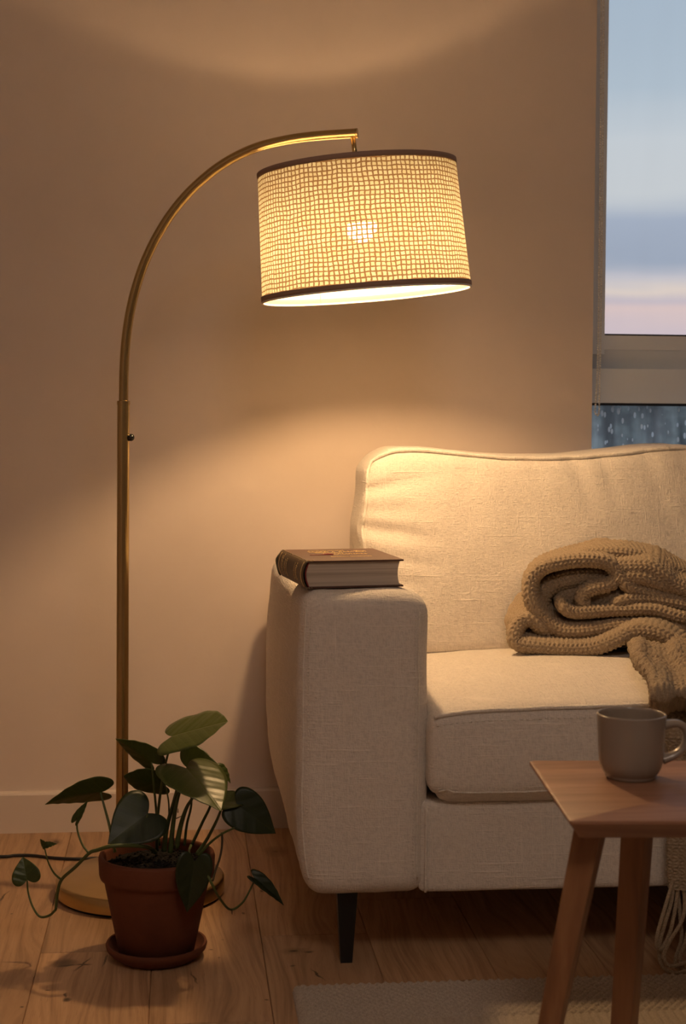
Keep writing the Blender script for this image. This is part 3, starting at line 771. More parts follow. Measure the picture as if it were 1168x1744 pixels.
def leaf(bx, by, bY, tx, ty, tY, wd, roll_=0, fold=.25, droop=.3, m=None, curl=0.0, under=False, blunt=0.0):
    """heart shaped blade: petiole joint (bx,by) to tip (tx,ty); wd = full width in metres"""
    B = ay(bx, by, bY); T = ay(tx, ty, tY); a = (T-B); L_ = a.length; a.normalize()
    v = ((B+T)/2-OC).normalized(); s0 = a.cross(v).normalized(); f0 = s0.cross(a).normalized()
    ro = math.radians(roll_); s1 = math.cos(ro)*s0+math.sin(ro)*f0; nn = s1.cross(a).normalized()
    if nn.z < 0 and not under: nn = -nn
    if under: nn = -nn if nn.z > 0 else nn
    ed = [(0, 0), (-.09, .07), (-.17, .17), (-.20, .29), (-.15, .41), (-.02, .485), (.14, .50), (.32, .47), (.52, .375), (.70, .25), (.85, .125), (.94, .05), (1, 0)]
    ed = [(x, min(.5, y*(1+blunt*max(0, x)**2)) if x < .99 else y, ) for x, y in ed]
    ee = catmull([(x, y, 0) for x, y in ed], 4); ne = len(ee)
    mids = [max(0.0, min(1.0, (i/(ne-1))**1.35)) for i in range(ne)]
    nc = 7; vs = []; uv = []
    for sgn in (-1, 1):
        for i in range(ne):
            for j in range(nc+1):
                t = j/nc; x = mids[i]*(1-t)+ee[i].x*t; y = ee[i].y*t
                h = fold*abs(y)*wd - droop*L_*max(0, x)**2*.5 - curl*wd*(y*2)**2*.5 + .0006*math.sin(x*18-abs(y)*14)*min(1, abs(y)*5)
                h -= .06*L_*max(0, -x)
                vs.append(B + a*(x*L_) + s1*(sgn*y*wd) + nn*h); uv.append((x, sgn*y))
    fs = []; W_ = nc+1
    for s_ in range(2):
        o_ = s_*ne*W_
        for i in range(ne-1):
            for j in range(nc):
                q = (o_+i*W_+j, o_+i*W_+j+1, o_+(i+1)*W_+j+1, o_+(i+1)*W_+j)
                fs.append(q if s_ else q[::-1])
    me = D.meshes.new('leaf'); me.from_pydata(vs, [], fs); ul = me.uv_layers.new(name='UVMap')
    for p in me.polygons:
        for li in p.loop_indices: ul.data[li].uv = uv[me.loops[li].vertex_index]
    bm = bmesh.new(); bm.from_mesh(me); bmesh.ops.remove_doubles(bm, verts=bm.verts, dist=1e-5); bm.to_mesh(me); bm.free()
    o = obj('leaf', me, m or M_leafm, PLANT)
    so = o.modifiers.new('thickness', 'SOLIDIFY'); so.thickness = .0007; so.offset = 0
    return o
# upright petioles from the crown
stem([(267, 1448, YP), (268, 1395, YP), (278, 1320, YP-.01), (293, 1256, YP-.02)], .0030, .0017)
stem([(271, 1440, YP+.01), (266, 1380, YP+.01), (261, 1330, YP+.01), (258, 1298, YP+.01)], .0026, .0014)
stem([(279, 1450, YP-.01), (284, 1410, YP-.01), (296, 1365, YP-.01), (303, 1336, YP-.01)], .0048, .0022)
stem([(290, 1452, YP-.02), (294, 1410, YP-.02), (300, 1370, YP-.02), (309, 1338, YP-.01), (318, 1309, YP-.03)], .0048, .0018)
stem([(300, 1445, YP-.02), (308, 1405, YP-.02), (318, 1375, YP-.02), (330, 1356, YP-.02)], .0050, .0022)
stem([(288, 1400, YP+.03), (287, 1365, YP+.03), (281, 1336, YP+.03)], .0016, .0012)
stem([(314, 1440, YP), (318, 1405, YP), (326, 1365, YP), (318, 1318, YP+.01)], .0026, .0015)
stem([(326, 1440, YP+.02), (345, 1400, YP+.03), (359, 1370, YP+.04), (368, 1330, YP+.05), (371, 1312, YP+.05)], .0030, .0016)
stem([(335, 1455, YP-.02), (352, 1430, YP-.02), (370, 1395, YP-.02), (380, 1368, YP-.01)], .0036, .0018)
stem([(338, 1458, YP-.04), (356, 1437, YP-.05), (378, 1420, YP-.06), (399, 1410, YP-.07)], .0026, .0016)
stem([(325, 1440, YP-.01), (322, 1452, YP-.04), (328, 1470, YP-.075), (325, 1468, YP-.103)], .0024, .0015)
# blades
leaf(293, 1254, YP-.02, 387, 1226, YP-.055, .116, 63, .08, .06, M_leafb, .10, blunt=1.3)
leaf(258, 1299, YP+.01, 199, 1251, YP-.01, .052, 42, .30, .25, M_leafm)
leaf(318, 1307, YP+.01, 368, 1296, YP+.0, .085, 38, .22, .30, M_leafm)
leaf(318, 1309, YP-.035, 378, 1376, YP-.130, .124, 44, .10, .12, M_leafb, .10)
leaf(371, 1311, YP+.05, 396, 1330, YP+.05, .030, 55, .4, .4, M_leafm)
leaf(279, 1337, YP+.03, 210, 1327, YP+.02, .062, 50, .12, -.2, M_leafm, blunt=1.2)
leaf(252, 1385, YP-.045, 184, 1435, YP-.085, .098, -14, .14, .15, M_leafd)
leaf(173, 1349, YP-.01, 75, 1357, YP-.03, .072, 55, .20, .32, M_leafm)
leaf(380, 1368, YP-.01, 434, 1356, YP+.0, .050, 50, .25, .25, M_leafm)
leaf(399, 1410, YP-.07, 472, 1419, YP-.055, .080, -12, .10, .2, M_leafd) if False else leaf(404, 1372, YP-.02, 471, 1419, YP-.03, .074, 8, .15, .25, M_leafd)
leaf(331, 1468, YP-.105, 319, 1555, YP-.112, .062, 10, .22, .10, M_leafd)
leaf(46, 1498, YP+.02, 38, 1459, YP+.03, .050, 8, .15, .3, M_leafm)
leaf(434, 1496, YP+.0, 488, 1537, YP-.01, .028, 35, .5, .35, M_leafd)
# petioles and runners on the left
stem([(196, 1452, YP-.05), (186, 1405, YP-.04), (178, 1375, YP-.02), (171, 1350, YP-.01)], .0028, .0016)
stem([(243, 1405, YP-.05), (252, 1387, YP-.05)], .0018, .0015)
stem([(265, 1452, YP-.03), (252, 1443, YP-.06), (225, 1440, YP-.09), (190, 1441, YP-.10), (165, 1448, YP-.09), (152, 1453, YP-.08), (128, 1477, YP-.06), (105, 1498, YP-.03), (98, 1520, YP-.02), (95, 1548, YP-.01)], .0038, .0026)
stem([(95, 1549, YP-.01), (84, 1559, YP), (68, 1561, YP+.005), (56, 1545, YP+.01), (48, 1520, YP+.02), (46, 1498, YP+.02)], .0025, .0014)
stem([(104, 1498, YP-.03), (92, 1487, YP-.03), (82, 1468, YP-.03), (76, 1445, YP-.03)], .0020, .0011)
leaf(77, 1443, YP-.03, 69, 1428, YP-.03, .012, 30, .3, .2, M_leafm)
leaf(77, 1441, YP-.03, 96, 1436, YP-.035, .014, 40, .3, .2, M_leafm)
stem([(151, 1453, YP-.08), (140, 1438, YP-.07), (132, 1415, YP-.06), (131, 1397, YP-.06)], .0020, .0014)
leaf(130, 1397, YP-.06, 149, 1363, YP-.06, .016, 25, .5, .1, M_leafm)
# runners on the right
stem([(345, 1460, YP-.05), (352, 1485, YP-.10), (362, 1508, YP-.11), (374, 1530, YP-.08), (392, 1549, YP-.04), (412, 1538, YP-.02), (426, 1515, YP), (434, 1497, YP)], .0028, .0015, M_stem)
tw = stem([(378, 1418, YP-.06), (378, 1440, YP-.06), (374, 1462, YP-.07), (366, 1485, YP-.09), (362, 1500, YP-.105)], .0018, .0020, M_twig, 'twig'); tw['label'] = 'thin dry brown twig'
for pts in ([(300, 1394, YP), (311, 1389, YP)], [(303, 1384, YP), (303, 1377, YP)], [(294, 1338, YP-.01), (301, 1337, YP-.01)], [(244, 1427, YP-.05), (238, 1440, YP-.06)], [(270, 1420, YP), (262, 1428, YP-.02), (258, 1436, YP-.03)], [(300, 1450, YP-.03), (296, 1430, YP-.03), (293, 1418, YP-.03)], [(395, 1549, YP-.04), (395, 1557, YP-.04)], [(131, 1393, YP-.06), (128, 1399, YP-.06)], [(240, 1428, YP-.02), (262, 1432, YP-.02), (270, 1426, YP-.02)]):
    stem(pts, .0010, .0005, M_twig, 'aerial_root')

# ------------------------------------------------------------------ book on the arm
BK = Matrix.Translation((.2135, 2.642, .6555)) @ Matrix.Rotation(math.radians(9.5), 4, 'Z') @ Matrix.Rotation(math.radians(.8), 4, 'X')
BW, BD, BT = .176, .190, .0475
BOOK = thing('book', 'thick worn brown hardback book lying flat on the sofa arm', 'book', BK.translation)
def tr(bm, M):
    for v in bm.verts: v.co = M @ v.co
    return bm
def leather_board(z0, z1):
    bm = boxes(((.004, 0, z0), (BW, BD, z1))); bevel(bm, .0009, 2); return tr(bm, BK)
autosmooth(obj('back_cover', leather_board(0, .003), M_cover, BOOK))
cv = autosmooth(obj('front_cover', leather_board(BT-.003, BT), M_cover, BOOK))
# page block: concave fore edge on the right, rounded at the spine
bm = bmesh.new(); n = 14; ra = []
for i in range(n+1):
    t = i/n; z = .003+(BT-.006)*t; ra.append((.007-.005*math.sin(PI*t), BW-.006-.0035*math.sin(PI*t), z))
fv = [[bm.verts.new((x, y, z)) for x, z in ((a, z), (b, z))] for y in (.004, BD-.004) for a, b, z in ra]
F = fv[:n+1]; Bk = fv[n+1:]
for i in range(n):
    bm.faces.new((F[i][0], F[i][1], F[i+1][1], F[i+1][0])); bm.faces.new((Bk[i][1], Bk[i][0], Bk[i+1][0], Bk[i+1][1]))
    bm.faces.new((F[i][1], Bk[i][1], Bk[i+1][1], F[i+1][1])); bm.faces.new((F[i][0], F[i+1][0], Bk[i+1][0], Bk[i][0]))
bm.faces.new((F[0][0], Bk[0][0], Bk[0][1], F[0][1])); bm.faces.new((F[n][0], F[n][1], Bk[n][1], Bk[n][0]))
bmesh.ops.recalc_face_normals(bm, faces=bm.faces)
obj('page_block', tr(bm, BK), M_pages, BOOK, False)
bm = bmesh.new(); n = 16; row = []
for y in np.linspace(-.001, BD+.001, 24):
    rr = []
    for i in range(n+1):
        t = i/n; z = BT*t+.0006*noise.noise(Vector((y*60, t*3, 0))); x = .006-.0105*math.sin(PI*t)**.6
        rr.append(bm.verts.new((x, y+.0007*noise.noise(Vector((t*9, y*5, 2))), z)))
    row.append(rr)
for A, B in zip(row, row[1:]):
    for i in range(n): bm.faces.new((A[i], B[i], B[i+1], A[i+1]))
sp_ = obj('spine', tr(bm, BK), M_spine, BOOK); so = sp_.modifiers.new('t', 'SOLIDIFY'); so.thickness = .0016; so.offset = 0
bm = bmesh.new(); tube(bm, [BK @ Vector((.0065-.0055*math.sin(PI*t), .0025, .003+(BT-.006)*t)) for t in np.linspace(0, 1, 16)], .0013, 6); obj('headband', bm, M_red, BOOK)
# frayed hinge and corners
bm = bmesh.new(); rb = random.Random(2)
for i in range(70):
    e_ = rb.choice([0, 1, 2]); 
    if e_ == 0: p = Vector((rb.uniform(.002, .014), rb.uniform(-.001, .003), BT+.0002))
    elif e_ == 1: p = Vector((rb.uniform(.001, .012), -.0005, rb.choice([.001, BT-.001])+rb.uniform(-.001, .001)))
    else: p = Vector((.004+rb.uniform(-.002, .002), rb.uniform(0, BD*.9), BT+.0002))
    q = p+Vector((rb.uniform(-.003, .004), rb.uniform(-.002, .002), rb.uniform(-.0012, .0018)))
    tube(bm, [BK @ p, BK @ ((p+q)/2+Vector((0, 0, .0005))), BK @ q], [.0004, .00035, .0002], 4)
obj('frayed_edge', bm, simple('frayed_thread', (.55, .42, .24), .85), BOOK)['kind'] = 'stuff'
def flourish(bm, M, x0, y0, n_letters, size, seed, w_=.00035, straight=False):
    r = random.Random(seed); x = x0
    for i in range(n_letters):
        k = r.random(); h = size*(1.5 if (k < .25 or i == 0) else .85)
        pts = []
        ph = r.uniform(0, 2*PI)
        for t in np.linspace(0, 1, 9):
            pts.append(M @ Vector((x+size*.55*(t*.8+.28*math.sin(2*PI*t+ph)), y0+h*(.5-.5*math.cos(2*PI*t*r.choice([1, 1, 1.0])+(.6 if i % 2 else 0)))*(1 if k > .1 else .6), 0)))
        tube(bm, pts, w_, 4, cap=True)
        x += size*.66
        if r.random() < .12: x += size*.5
TM = BK @ Matrix.Translation((0, 0, BT+.0002))
bm = bmesh.new()
flourish(bm, TM, .040, .134, 13, .0115, 4, .0005); flourish(bm, TM, .128, .142, 4, .008, 11, .0004)
flourish(bm, TM, .058, .098, 12, .0105, 6, .00045); flourish(bm, TM, .062, .060, 20, .0055, 8, .0003)
flourish(bm, TM, .050, .121, 14, .0055, 9, .0003); flourish(bm, TM, .046, .158, 16, .0060, 19, .0003)
gl = obj('gilt_lettering', bm, M_gilt, cv); gl['label'] = 'faded gold script lettering on the cover'
# spine lettering: rows following the curved spine
bm = bmesh.new()
def spM(y, z0_):
    t = z0_/BT; x = .006-.0105*math.sin(PI*t)**.6
    return BK @ Matrix(((0, 0, -1, x-.0010), (1, 0, 0, y), (0, 1, 0, z0_), (0, 0, 0, 1)))
for y0, n_, sz in ((.030, 7, .006), (.030, 6, .005), (.115, 6, .006), (.150, 5, .007)):
    pass
for j, (yy, h0, h1) in enumerate(((.045, .010, .036), (.052, .012, .034), (.062, .010, .038), (.120, .008, .040), (.132, .010, .036), (.150, .006, .042), (.158, .008, .040))):
    r = random.Random(j); z = h0
    while z < h1:
        t = z/BT; l_ = r.uniform(.0015, .004)
        def sp3(z, dy=0): t = z/BT; return BK @ Vector((.006-.0105*math.sin(PI*t)**.6-.0009, yy+dy, z))
        tube(bm, [sp3(z, r.uniform(-.002, .002)), sp3(z+l_*.5, r.uniform(-.003, .003)), sp3(z+l_, r.uniform(-.002, .002))], .0004, 4); z += l_+.0008
gs = obj('gilt_lettering', bm, M_gilt, sp_)
for yy in (.012, .176):
    bm = bmesh.new(); tube(bm, [BK @ Vector((.006-.0105*math.sin(PI*z/BT)**.6-.0008, yy, z)) for z in np.linspace(.003, BT-.003, 16)], .0007, 5); obj('spine_rule', bm, M_gilt, sp_)
bm = bmesh.new()    # dark red petal emblem on a stalk
for a, w0 in ((0, .005),):
    pts = [TM @ Vector((x, .088+.0025*math.sin((x-.03)*60), .0004)) for x in np.linspace(.030, .074, 12)]
    tube(bm, pts, [.0005+.0021*math.exp(-((i-8.5)/2.2)**2) for i in range(12)], 6)
obj('red_emblem', bm, M_red, cv)
bm = bmesh.new(); rbp = [BK @ Vector(p) for p in ((.0, BD+.001, .040), (-.006, BD+.002, .030), (-.004, BD+.004, .018), (-.001, BD+.002, .006), (.002, BD+.001, .001))]
tube(bm, catmull(rbp, 5), [.0018]*21, 6); obj('ribbon_marker', bm, simple('green_ribbon', (.16, .15, .08), .7), BOOK)

# ------------------------------------------------------------------ knitted throw
def knit_h(u, v, p=.0112, q=.0092):
    """raised V stitches; u across the wales, v along them"""
    x = np.abs(np.mod(u/p, 1)-.5)*2
    ph = np.mod(v/q + x*.75, 1)
    leg = np.clip(1-np.abs(ph-.5)*2.0, 0, 1)**.6
    return leg*(np.sin(np.pi*np.clip(x*.96+.02, 0, 1))**.55)
def grid_mesh(P, Nn, U, V, amp, closed_v=True):
    nz_ = .25*amp*(np.sin(U*900+V*700)+np.sin(U*1300-V*1100+2))
    Q = P+Nn*((knit_h(U, V)*amp+nz_*.5)[..., None])
    return Q
class MeshAcc:
    def __init__(s): s.v = []; s.f = []; s.n = 0
    def grid(s, Q, wrap):
        a, b = Q.shape[:2]; s.v.append(Q.reshape(-1, 3)); o = s.n; s.n += a*b
        ii = np.arange(a-1)[:, None]; jj = np.arange(b if wrap else b-1)[None, :]
        j2 = (jj+1) % b
        F_ = np.stack([o+ii*b+jj, o+(ii+1)*b+jj, o+(ii+1)*b+j2, o+ii*b+j2], -1).reshape(-1, 4)
        s.f.append(F_)
    def mesh(s, name):
        me = D.meshes.new(name); V_ = np.concatenate(s.v); F_ = np.concatenate(s.f)
        me.vertices.add(len(V_)); me.vertices.foreach_set('co', V_.ravel())
        me.loops.add(F_.size); me.loops.foreach_set('vertex_index', F_.ravel().astype(np.int32))
        me.polygons.add(len(F_)); me.polygons.foreach_set('loop_start', np.arange(0, F_.size, 4, dtype=np.int32))
        me.update(calc_edges=True); me.validate(); return me
def resample(pts, step):
    P_ = np.array([tuple(p) for p in catmull(pts, 12)]); d_ = np.r_[0, np.cumsum(np.linalg.norm(np.diff(P_, axis=0), axis=1))]
    n = max(4, int(d_[-1]/step)); t = np.linspace(0, d_[-1], n+1)
    return np.stack([np.interp(t, d_, P_[:, k]) for k in range(3)], 1), t
def fold(acc, pts, th, depth, tilt=(0, 1, 0), step=.0015, amp=.0050, seed=0, taper=(1, 1)):
    """a folded thickness of cloth: front edge follows pts (photo x, y, depth Y), runs back by `depth`"""
    C_, s_ = resample([ay(x, y, Y) for x, y, Y in pts], step); n = len(C_)
    T = np.gradient(C_, axis=0); T /= np.linalg.norm(T, axis=1)[:, None]
    dv = np.array(tilt, float); dv /= np.linalg.norm(dv)
    dvv = dv[None]-T*(T@dv)[:, None]; dvv /= np.linalg.norm(dvv, axis=1)[:, None]
    nv = np.cross(T, dvv)
    # stadium section (c: distance along outline)
    per = 2*depth+2*PI*th; m = int(per/step); c = np.arange(m)*per/m
    a = np.zeros(m); b = np.zeros(m); na = np.zeros(m); nb = np.zeros(m)
    for k, x in enumerate(c):
        if x < PI*th: q = x/th; a[k] = -math.sin(q)*th; b[k] = math.cos(q)*th; na[k] = -math.sin(q); nb[k] = math.cos(q)
        elif x < PI*th+depth: a[k] = x-PI*th; b[k] = -th; nb[k] = -1
        elif x < 2*PI*th+depth: q = (x-PI*th-depth)/th; a[k] = depth+math.sin(q)*th; b[k] = -math.cos(q)*th; na[k] = math.sin(q); nb[k] = -math.cos(q)
        else: a[k] = depth-(x-2*PI*th-depth); b[k] = th; nb[k] = 1
    L_ = s_[-1]; endr = np.minimum(1, np.sqrt(np.clip(1-(1-np.minimum(s_, L_-s_)/(th*1.0)).clip(0, 1)**2, 1e-4, 1)))
    tp = taper[0]+(taper[1]-taper[0])*s_/L_
    k_ = endr*tp
    wob = np.sin(s_*31+seed)*.0025+np.sin(s_*67+seed*2)*.0014
    P_ = C_[:, None]+dvv[:, None]*(a[None, :, None])*1.0 + nv[:, None]*((b[None, :]*k_[:, None])[..., None]) + dvv[:, None]*((wob[:, None]*np.ones(m)[None])[..., None])
    P_ += nv[:, None]*((np.sin(a*26+seed)[None]*.004+np.zeros((n, 1)))[..., None])
    Nn = dvv[:, None]*na[None, :, None]+nv[:, None]*nb[None, :, None]
    U = np.broadcast_to(c[None], (n, m)); V = np.broadcast_to(s_[:, None], (n, m))
    acc.grid(grid_mesh(P_, Nn, U, V, amp), True)
B_ = MeshAcc()
Y0 = 2.985
fold(B_, [(935, 1086, Y0+.01), (920, 1064, Y0), (902, 1052, Y0), (884, 1058, Y0), (874, 1078, Y0-.005), (880, 1096, Y0-.01), (910, 1103, Y0-.02), (960, 1108, Y0-.03), (1010, 1106, Y0-.04), (1048, 1092, Y0-.05), (1080, 1078, Y0-.06), (1115, 1080, Y0-.075), (1145, 1096, Y0-.09), (1175, 1120, Y0-.11), (1200, 1150, Y0-.13)], .0125, .11, (.46, 1, .12), seed=1)
fold(B_, [(1230, 1078, Y0-.04), (1175, 1072, Y0-.03), (1120, 1062, Y0-.02), (1060, 1062, Y0-.01), (1000, 1071, Y0-.005), (955, 1070, Y0), (922, 1048, Y0), (905, 1016, Y0), (907, 988, Y0+.005), (926, 969, Y0+.01), (960, 960, Y0+.01), (1000, 957, Y0+.01), (1032, 962, Y0+.01), (1046, 978, Y0+.01), (1036, 992, Y0+.01), (1010, 998, Y0+.01), (992, 1008, Y0+.01), (988, 1024, Y0+.01), (1000, 1036, Y0+.01)], .0115, .14, (.46, 1, .05), seed=2)
fold(B_, [(952, 1020, Y0+.01), (958, 1034, Y0), (975, 1043, Y0), (1010, 1042, Y0), (1060, 1040, Y0-.01), (1110, 1040, Y0-.02), (1160, 1052, Y0-.03), (1230, 1066, Y0-.04)], .0095, .12, (.46, 1, .05), seed=3)
fold(B_, [(1038, 1034, Y0+.01), (1055, 1022, Y0), (1090, 1018, Y0), (1130, 1022, Y0-.005), (1175, 1030, Y0-.01), (1230, 1040, Y0-.02)], .0095, .12, (.46, 1, .05), seed=4)
fold(B_, [(1050, 966, Y0+.012), (1062, 985, Y0+.005), (1075, 1000, Y0), (1105, 1008, Y0), (1150, 1016, Y0), (1230, 1030, Y0-.01)], .0100, .13, (.42, 1, .25), seed=5)
fold(B_, [(1040, 966, Y0+.02), (1075, 965, Y0+.01), (1105, 966, Y0+.005), (1128, 980, Y0), (1150, 995, Y0), (1190, 1008, Y0), (1230, 1016, Y0)], .0140, .13, (.42, 1, .10), seed=6)
fold(B_, [(1060, 985, Y0+.015), (1090, 985, Y0+.01), (1120, 992, Y0+.01), (1160, 1005, Y0+.01), (1230, 1020, Y0)], .0170, .12, (.42, 1, .10), seed=9)
fold(B_, [(950, 968, Y0+.05), (985, 953, Y0+.05), (1030, 945, Y0+.05), (1075, 948, Y0+.05), (1120, 962, Y0+.045), (1165, 984, Y0+.04), (1230, 1010, Y0+.03)], .0120, .09, (.46, 1, .05), seed=7)
fold(B_, [(940, 1020, Y0+.07), (1000, 1020, Y0+.06), (1060, 1025, Y0+.05), (1130, 1040, Y0+.04), (1230, 1060, Y0+.02)], .034, .06, (.40, 1, 0), step=.002, seed=8)
fold(B_, [(900, 1085, Y0+.03), (960, 1080, Y0+.02), (1060, 1082, Y0+.01), (1130, 1090, Y0-.01), (1230, 1110, Y0-.04)], .022, .10, (.40, 1, 0), step=.002, seed=8)
fold(B_, [(912, 1040, Y0+.045), (922, 1006, Y0+.045), (950, 988, Y0+.045), (990, 980, Y0+.045), (1035, 980, Y0+.045)], .017, .05, (.40, 1, 0), seed=11)
# drape down over the seat front
def drape(acc, left, right, th, amp_f, nf, seed):
    L_, sl = resample([Vector(p) for p in left], .0015); n = len(L_)
    R0, sr = resample([Vector(p) for p in right], .0015)
    tt = np.linspace(0, 1, n); R1 = np.stack([np.interp(tt, np.linspace(0, 1, len(R0)), R0[:, k]) for k in range(3)], 1)
    wd = np.linalg.norm(R1-L_, axis=1).mean(); per = 2*wd+2*PI*th; m = int(per/.0015); c = np.arange(m)*per/m
    fr_ = np.zeros(m); b = np.zeros(m); e_ = np.zeros(m)
    for k, x in enumerate(c):
        if x < PI*th: q = x/th; e_[k] = -math.sin(q)*th; b[k] = math.cos(q)*th; fr_[k] = 0
        elif x < PI*th+wd: fr_[k] = (x-PI*th)/wd; b[k] = -th
        elif x < 2*PI*th+wd: q = (x-PI*th-wd)/th; e_[k] = math.sin(q)*th; b[k] = -math.cos(q)*th; fr_[k] = 1
        else: fr_[k] = 1-(x-2*PI*th-wd)/wd; b[k] = th
    A = (R1-L_); A /= np.linalg.norm(A, axis=1)[:, None]; T = np.gradient(L_, axis=0)+np.gradient(R1, axis=0); T /= np.linalg.norm(T, axis=1)[:, None]
    Nv = np.cross(T, A); Nv /= np.linalg.norm(Nv, axis=1)[:, None]
    s_ = sl
    pl = amp_f*(np.sin(fr_[None]*nf*2*PI+seed+1.2*np.sin(s_[:, None]*7))) + .35*amp_f*np.sin(fr_[None]*nf*4.7*PI+s_[:, None]*12)
    P_ = L_[:, None]+(R1-L_)[:, None]*fr_[None, :, None]+A[:, None]*e_[None, :, None]+Nv[:, None]*((b[None]*np.ones((n, 1))+pl)[..., None])
    P_[..., 0] += .004*np.sin(s_[:, None]*22+seed)
    Nn = A[:, None]*(e_/th)[None, :, None]+Nv[:, None]*(b/th)[None, :, None]
    U = np.broadcast_to(c[None], (n, m)); V = np.broadcast_to(s_[:, None], (n, m))
    P_ = P_+Nn*((.0075*np.sin(s_*2*PI/.030+1.5*np.sin(s_*9))*np.exp(-((s_-.14)/.17)**2))[:, None, None])
    acc.grid(grid_mesh(P_, Nn, V, U, .0048), True)
lf = [az(1078, 1104, .512), az(1090, 1120, .512), az(1108, 1152, .508), az(1117, 1180, .498), ay(1124, 1206, 2.590), ay(1134, 1240, 2.562), ay(1148, 1290, 2.562), ay(1153, 1360, 2.562), ay(1151, 1430, 2.562), ay(1148, 1512, 2.565)]
rg = [p+Vector((.17, 0, 0)) for p in lf]
drape(B_, lf, rg, .009, .006, 2.2, .8)
THR_ME = B_.mesh('throw_blanket')
THROW = tag(obj('throw_blanket', THR_ME, M_knit), 'chunky knitted beige throw crumpled on the sofa seat and hanging over its front', 'blanket')
# fringe
def strand(pts, r=.0036, tw_=.011, name='fringe_strand'):
    P_, s_ = resample([Vector(p) for p in pts], .0022); bm = bmesh.new()
    T = np.gradient(P_, axis=0); T /= np.linalg.norm(T, axis=1)[:, None]
    a = np.cross(T, np.array([0., 1, .02])); a /= np.linalg.norm(a, axis=1)[:, None]; b = np.cross(T, a)
    for ph in (0, 2*PI/3, 4*PI/3):
        an = s_/tw_*2*PI+ph
        Q = P_+a*(np.cos(an)*r*.5)[:, None]+b*(np.sin(an)*r*.5)[:, None]
        tube(bm, [Vector(q) for q in Q], r*.56, 6)
    return obj(name, bm, M_knit, THROW)
YT = 2.558
def tp(lst): return [ay(x, y, Y) for x, y, Y in lst]
strand(tp([(1149, 1500, YT), (1142, 1540, YT), (1130, 1580, YT-.005), (1122, 1615, YT-.01), (1126, 1642, YT-.015), (1140, 1655, YT-.02), (1160, 1656, YT-.02), (1185, 1648, YT-.02)]))
strand(tp([(1156, 1500, YT), (1150, 1545, YT-.003), (1140, 1590, YT-.008), (1124, 1618, YT-.016), (1118, 1600, YT-.02), (1128, 1560, YT-.012), (1140, 1520, YT-.005), (1146, 1498, YT)]))
strand(tp([(1162, 1500, YT), (1166, 1540, YT-.006), (1160, 1570, YT-.012), (1142, 1600, YT-.018), (1130, 1628, YT-.02), (1140, 1645, YT-.022), (1165, 1640, YT-.02), (1190, 1625, YT-.02)]))
strand(tp([(1168, 1500, YT), (1175, 1550, YT-.004), (1168, 1600, YT-.01), (1158, 1630, YT-.01), (1166, 1652, YT-.012), (1190, 1660, YT-.01)]))
strand(tp([(1153, 1500, YT+.012), (1158, 1560, YT+.008), (1160, 1600, YT+.004), (1150, 1635, YT+.002), (1158, 1652, YT)]))
for i in range(6):
    x = 1182+i*14; strand(tp([(x, 1500, YT), (x+3, 1560, YT-.004), (x-4, 1620, YT-.008), (x+2, 1655, YT-.01)]))

# ------------------------------------------------------------------ rug
def rug():
    x0, x1, y1, y0 = .190, 2.0, 2.526, -.4
    xs_ = np.r_[np.arange(x0-.0, 1.0, .0016), np.linspace(1.0, x1, 120)[1:]]; ys_ = np.r_[np.linspace(y0, 2.36, 60)[:-1], np.arange(2.36, y1+.0001, .0016)]
    X, Yy = np.meshgrid(xs_, ys_, indexing='ij')
    ex = np.minimum(X-x0, x1-X); ey = np.minimum(y1-Yy, Yy-y0)
    ed = np.clip(np.minimum(ex, ey)/.012, 0, 1); base_ = .004+.010*np.sqrt(1-(1-ed)**2)
    row_ = np.floor(Yy/.0085); xx_ = X/.0135+.5*np.mod(row_, 2)+.22*np.sin(row_*12.9)
    h = 1.3*np.sqrt(np.clip(np.abs(np.sin(PI*xx_)), 0, 1))*np.sqrt(np.abs(np.sin(PI*Yy/.0085)))
    h2 = .5+.5*np.sin(X*410+Yy*530)*np.sin(Yy*470-X*290)
    fine = (np.minimum(X < 1.0, Yy > 2.35)).astype(float)
    Z = base_+(.0040*h+.0016*h2)*ed*fine
    X2 = X+fine*.0022*np.sin(Yy*740)*(X < x0+.02); Y2 = Yy+fine*(.0022*np.sin(X*465)+.0014*np.sin(X*171))*(Yy > y1-.02)
    a = MeshAcc(); a.grid(np.stack([X2, Y2, Z], -1), False)
    me = a.mesh('rug'); bm = bmesh.new(); bm.from_mesh(me); bmesh.ops.reverse_faces(bm, faces=bm.faces)
    if sum(f.normal.z for f in list(bm.faces)[:50]) < 0: bmesh.ops.reverse_faces(bm, faces=bm.faces)
    es = [e_ for e_ in bm.edges if e_.is_boundary]; r_ = bmesh.ops.extrude_edge_only(bm, edges=es)
    for v in [v for v in r_['geom'] if isinstance(v, bmesh.types.BMVert)]: v.co.z = .0005
    bm.to_mesh(me); bm.free(); return me
RUG = tag(obj('rug', rug(), M_rug), 'pale braided wool rug lying on the oak floor in front of the sofa', 'rug')

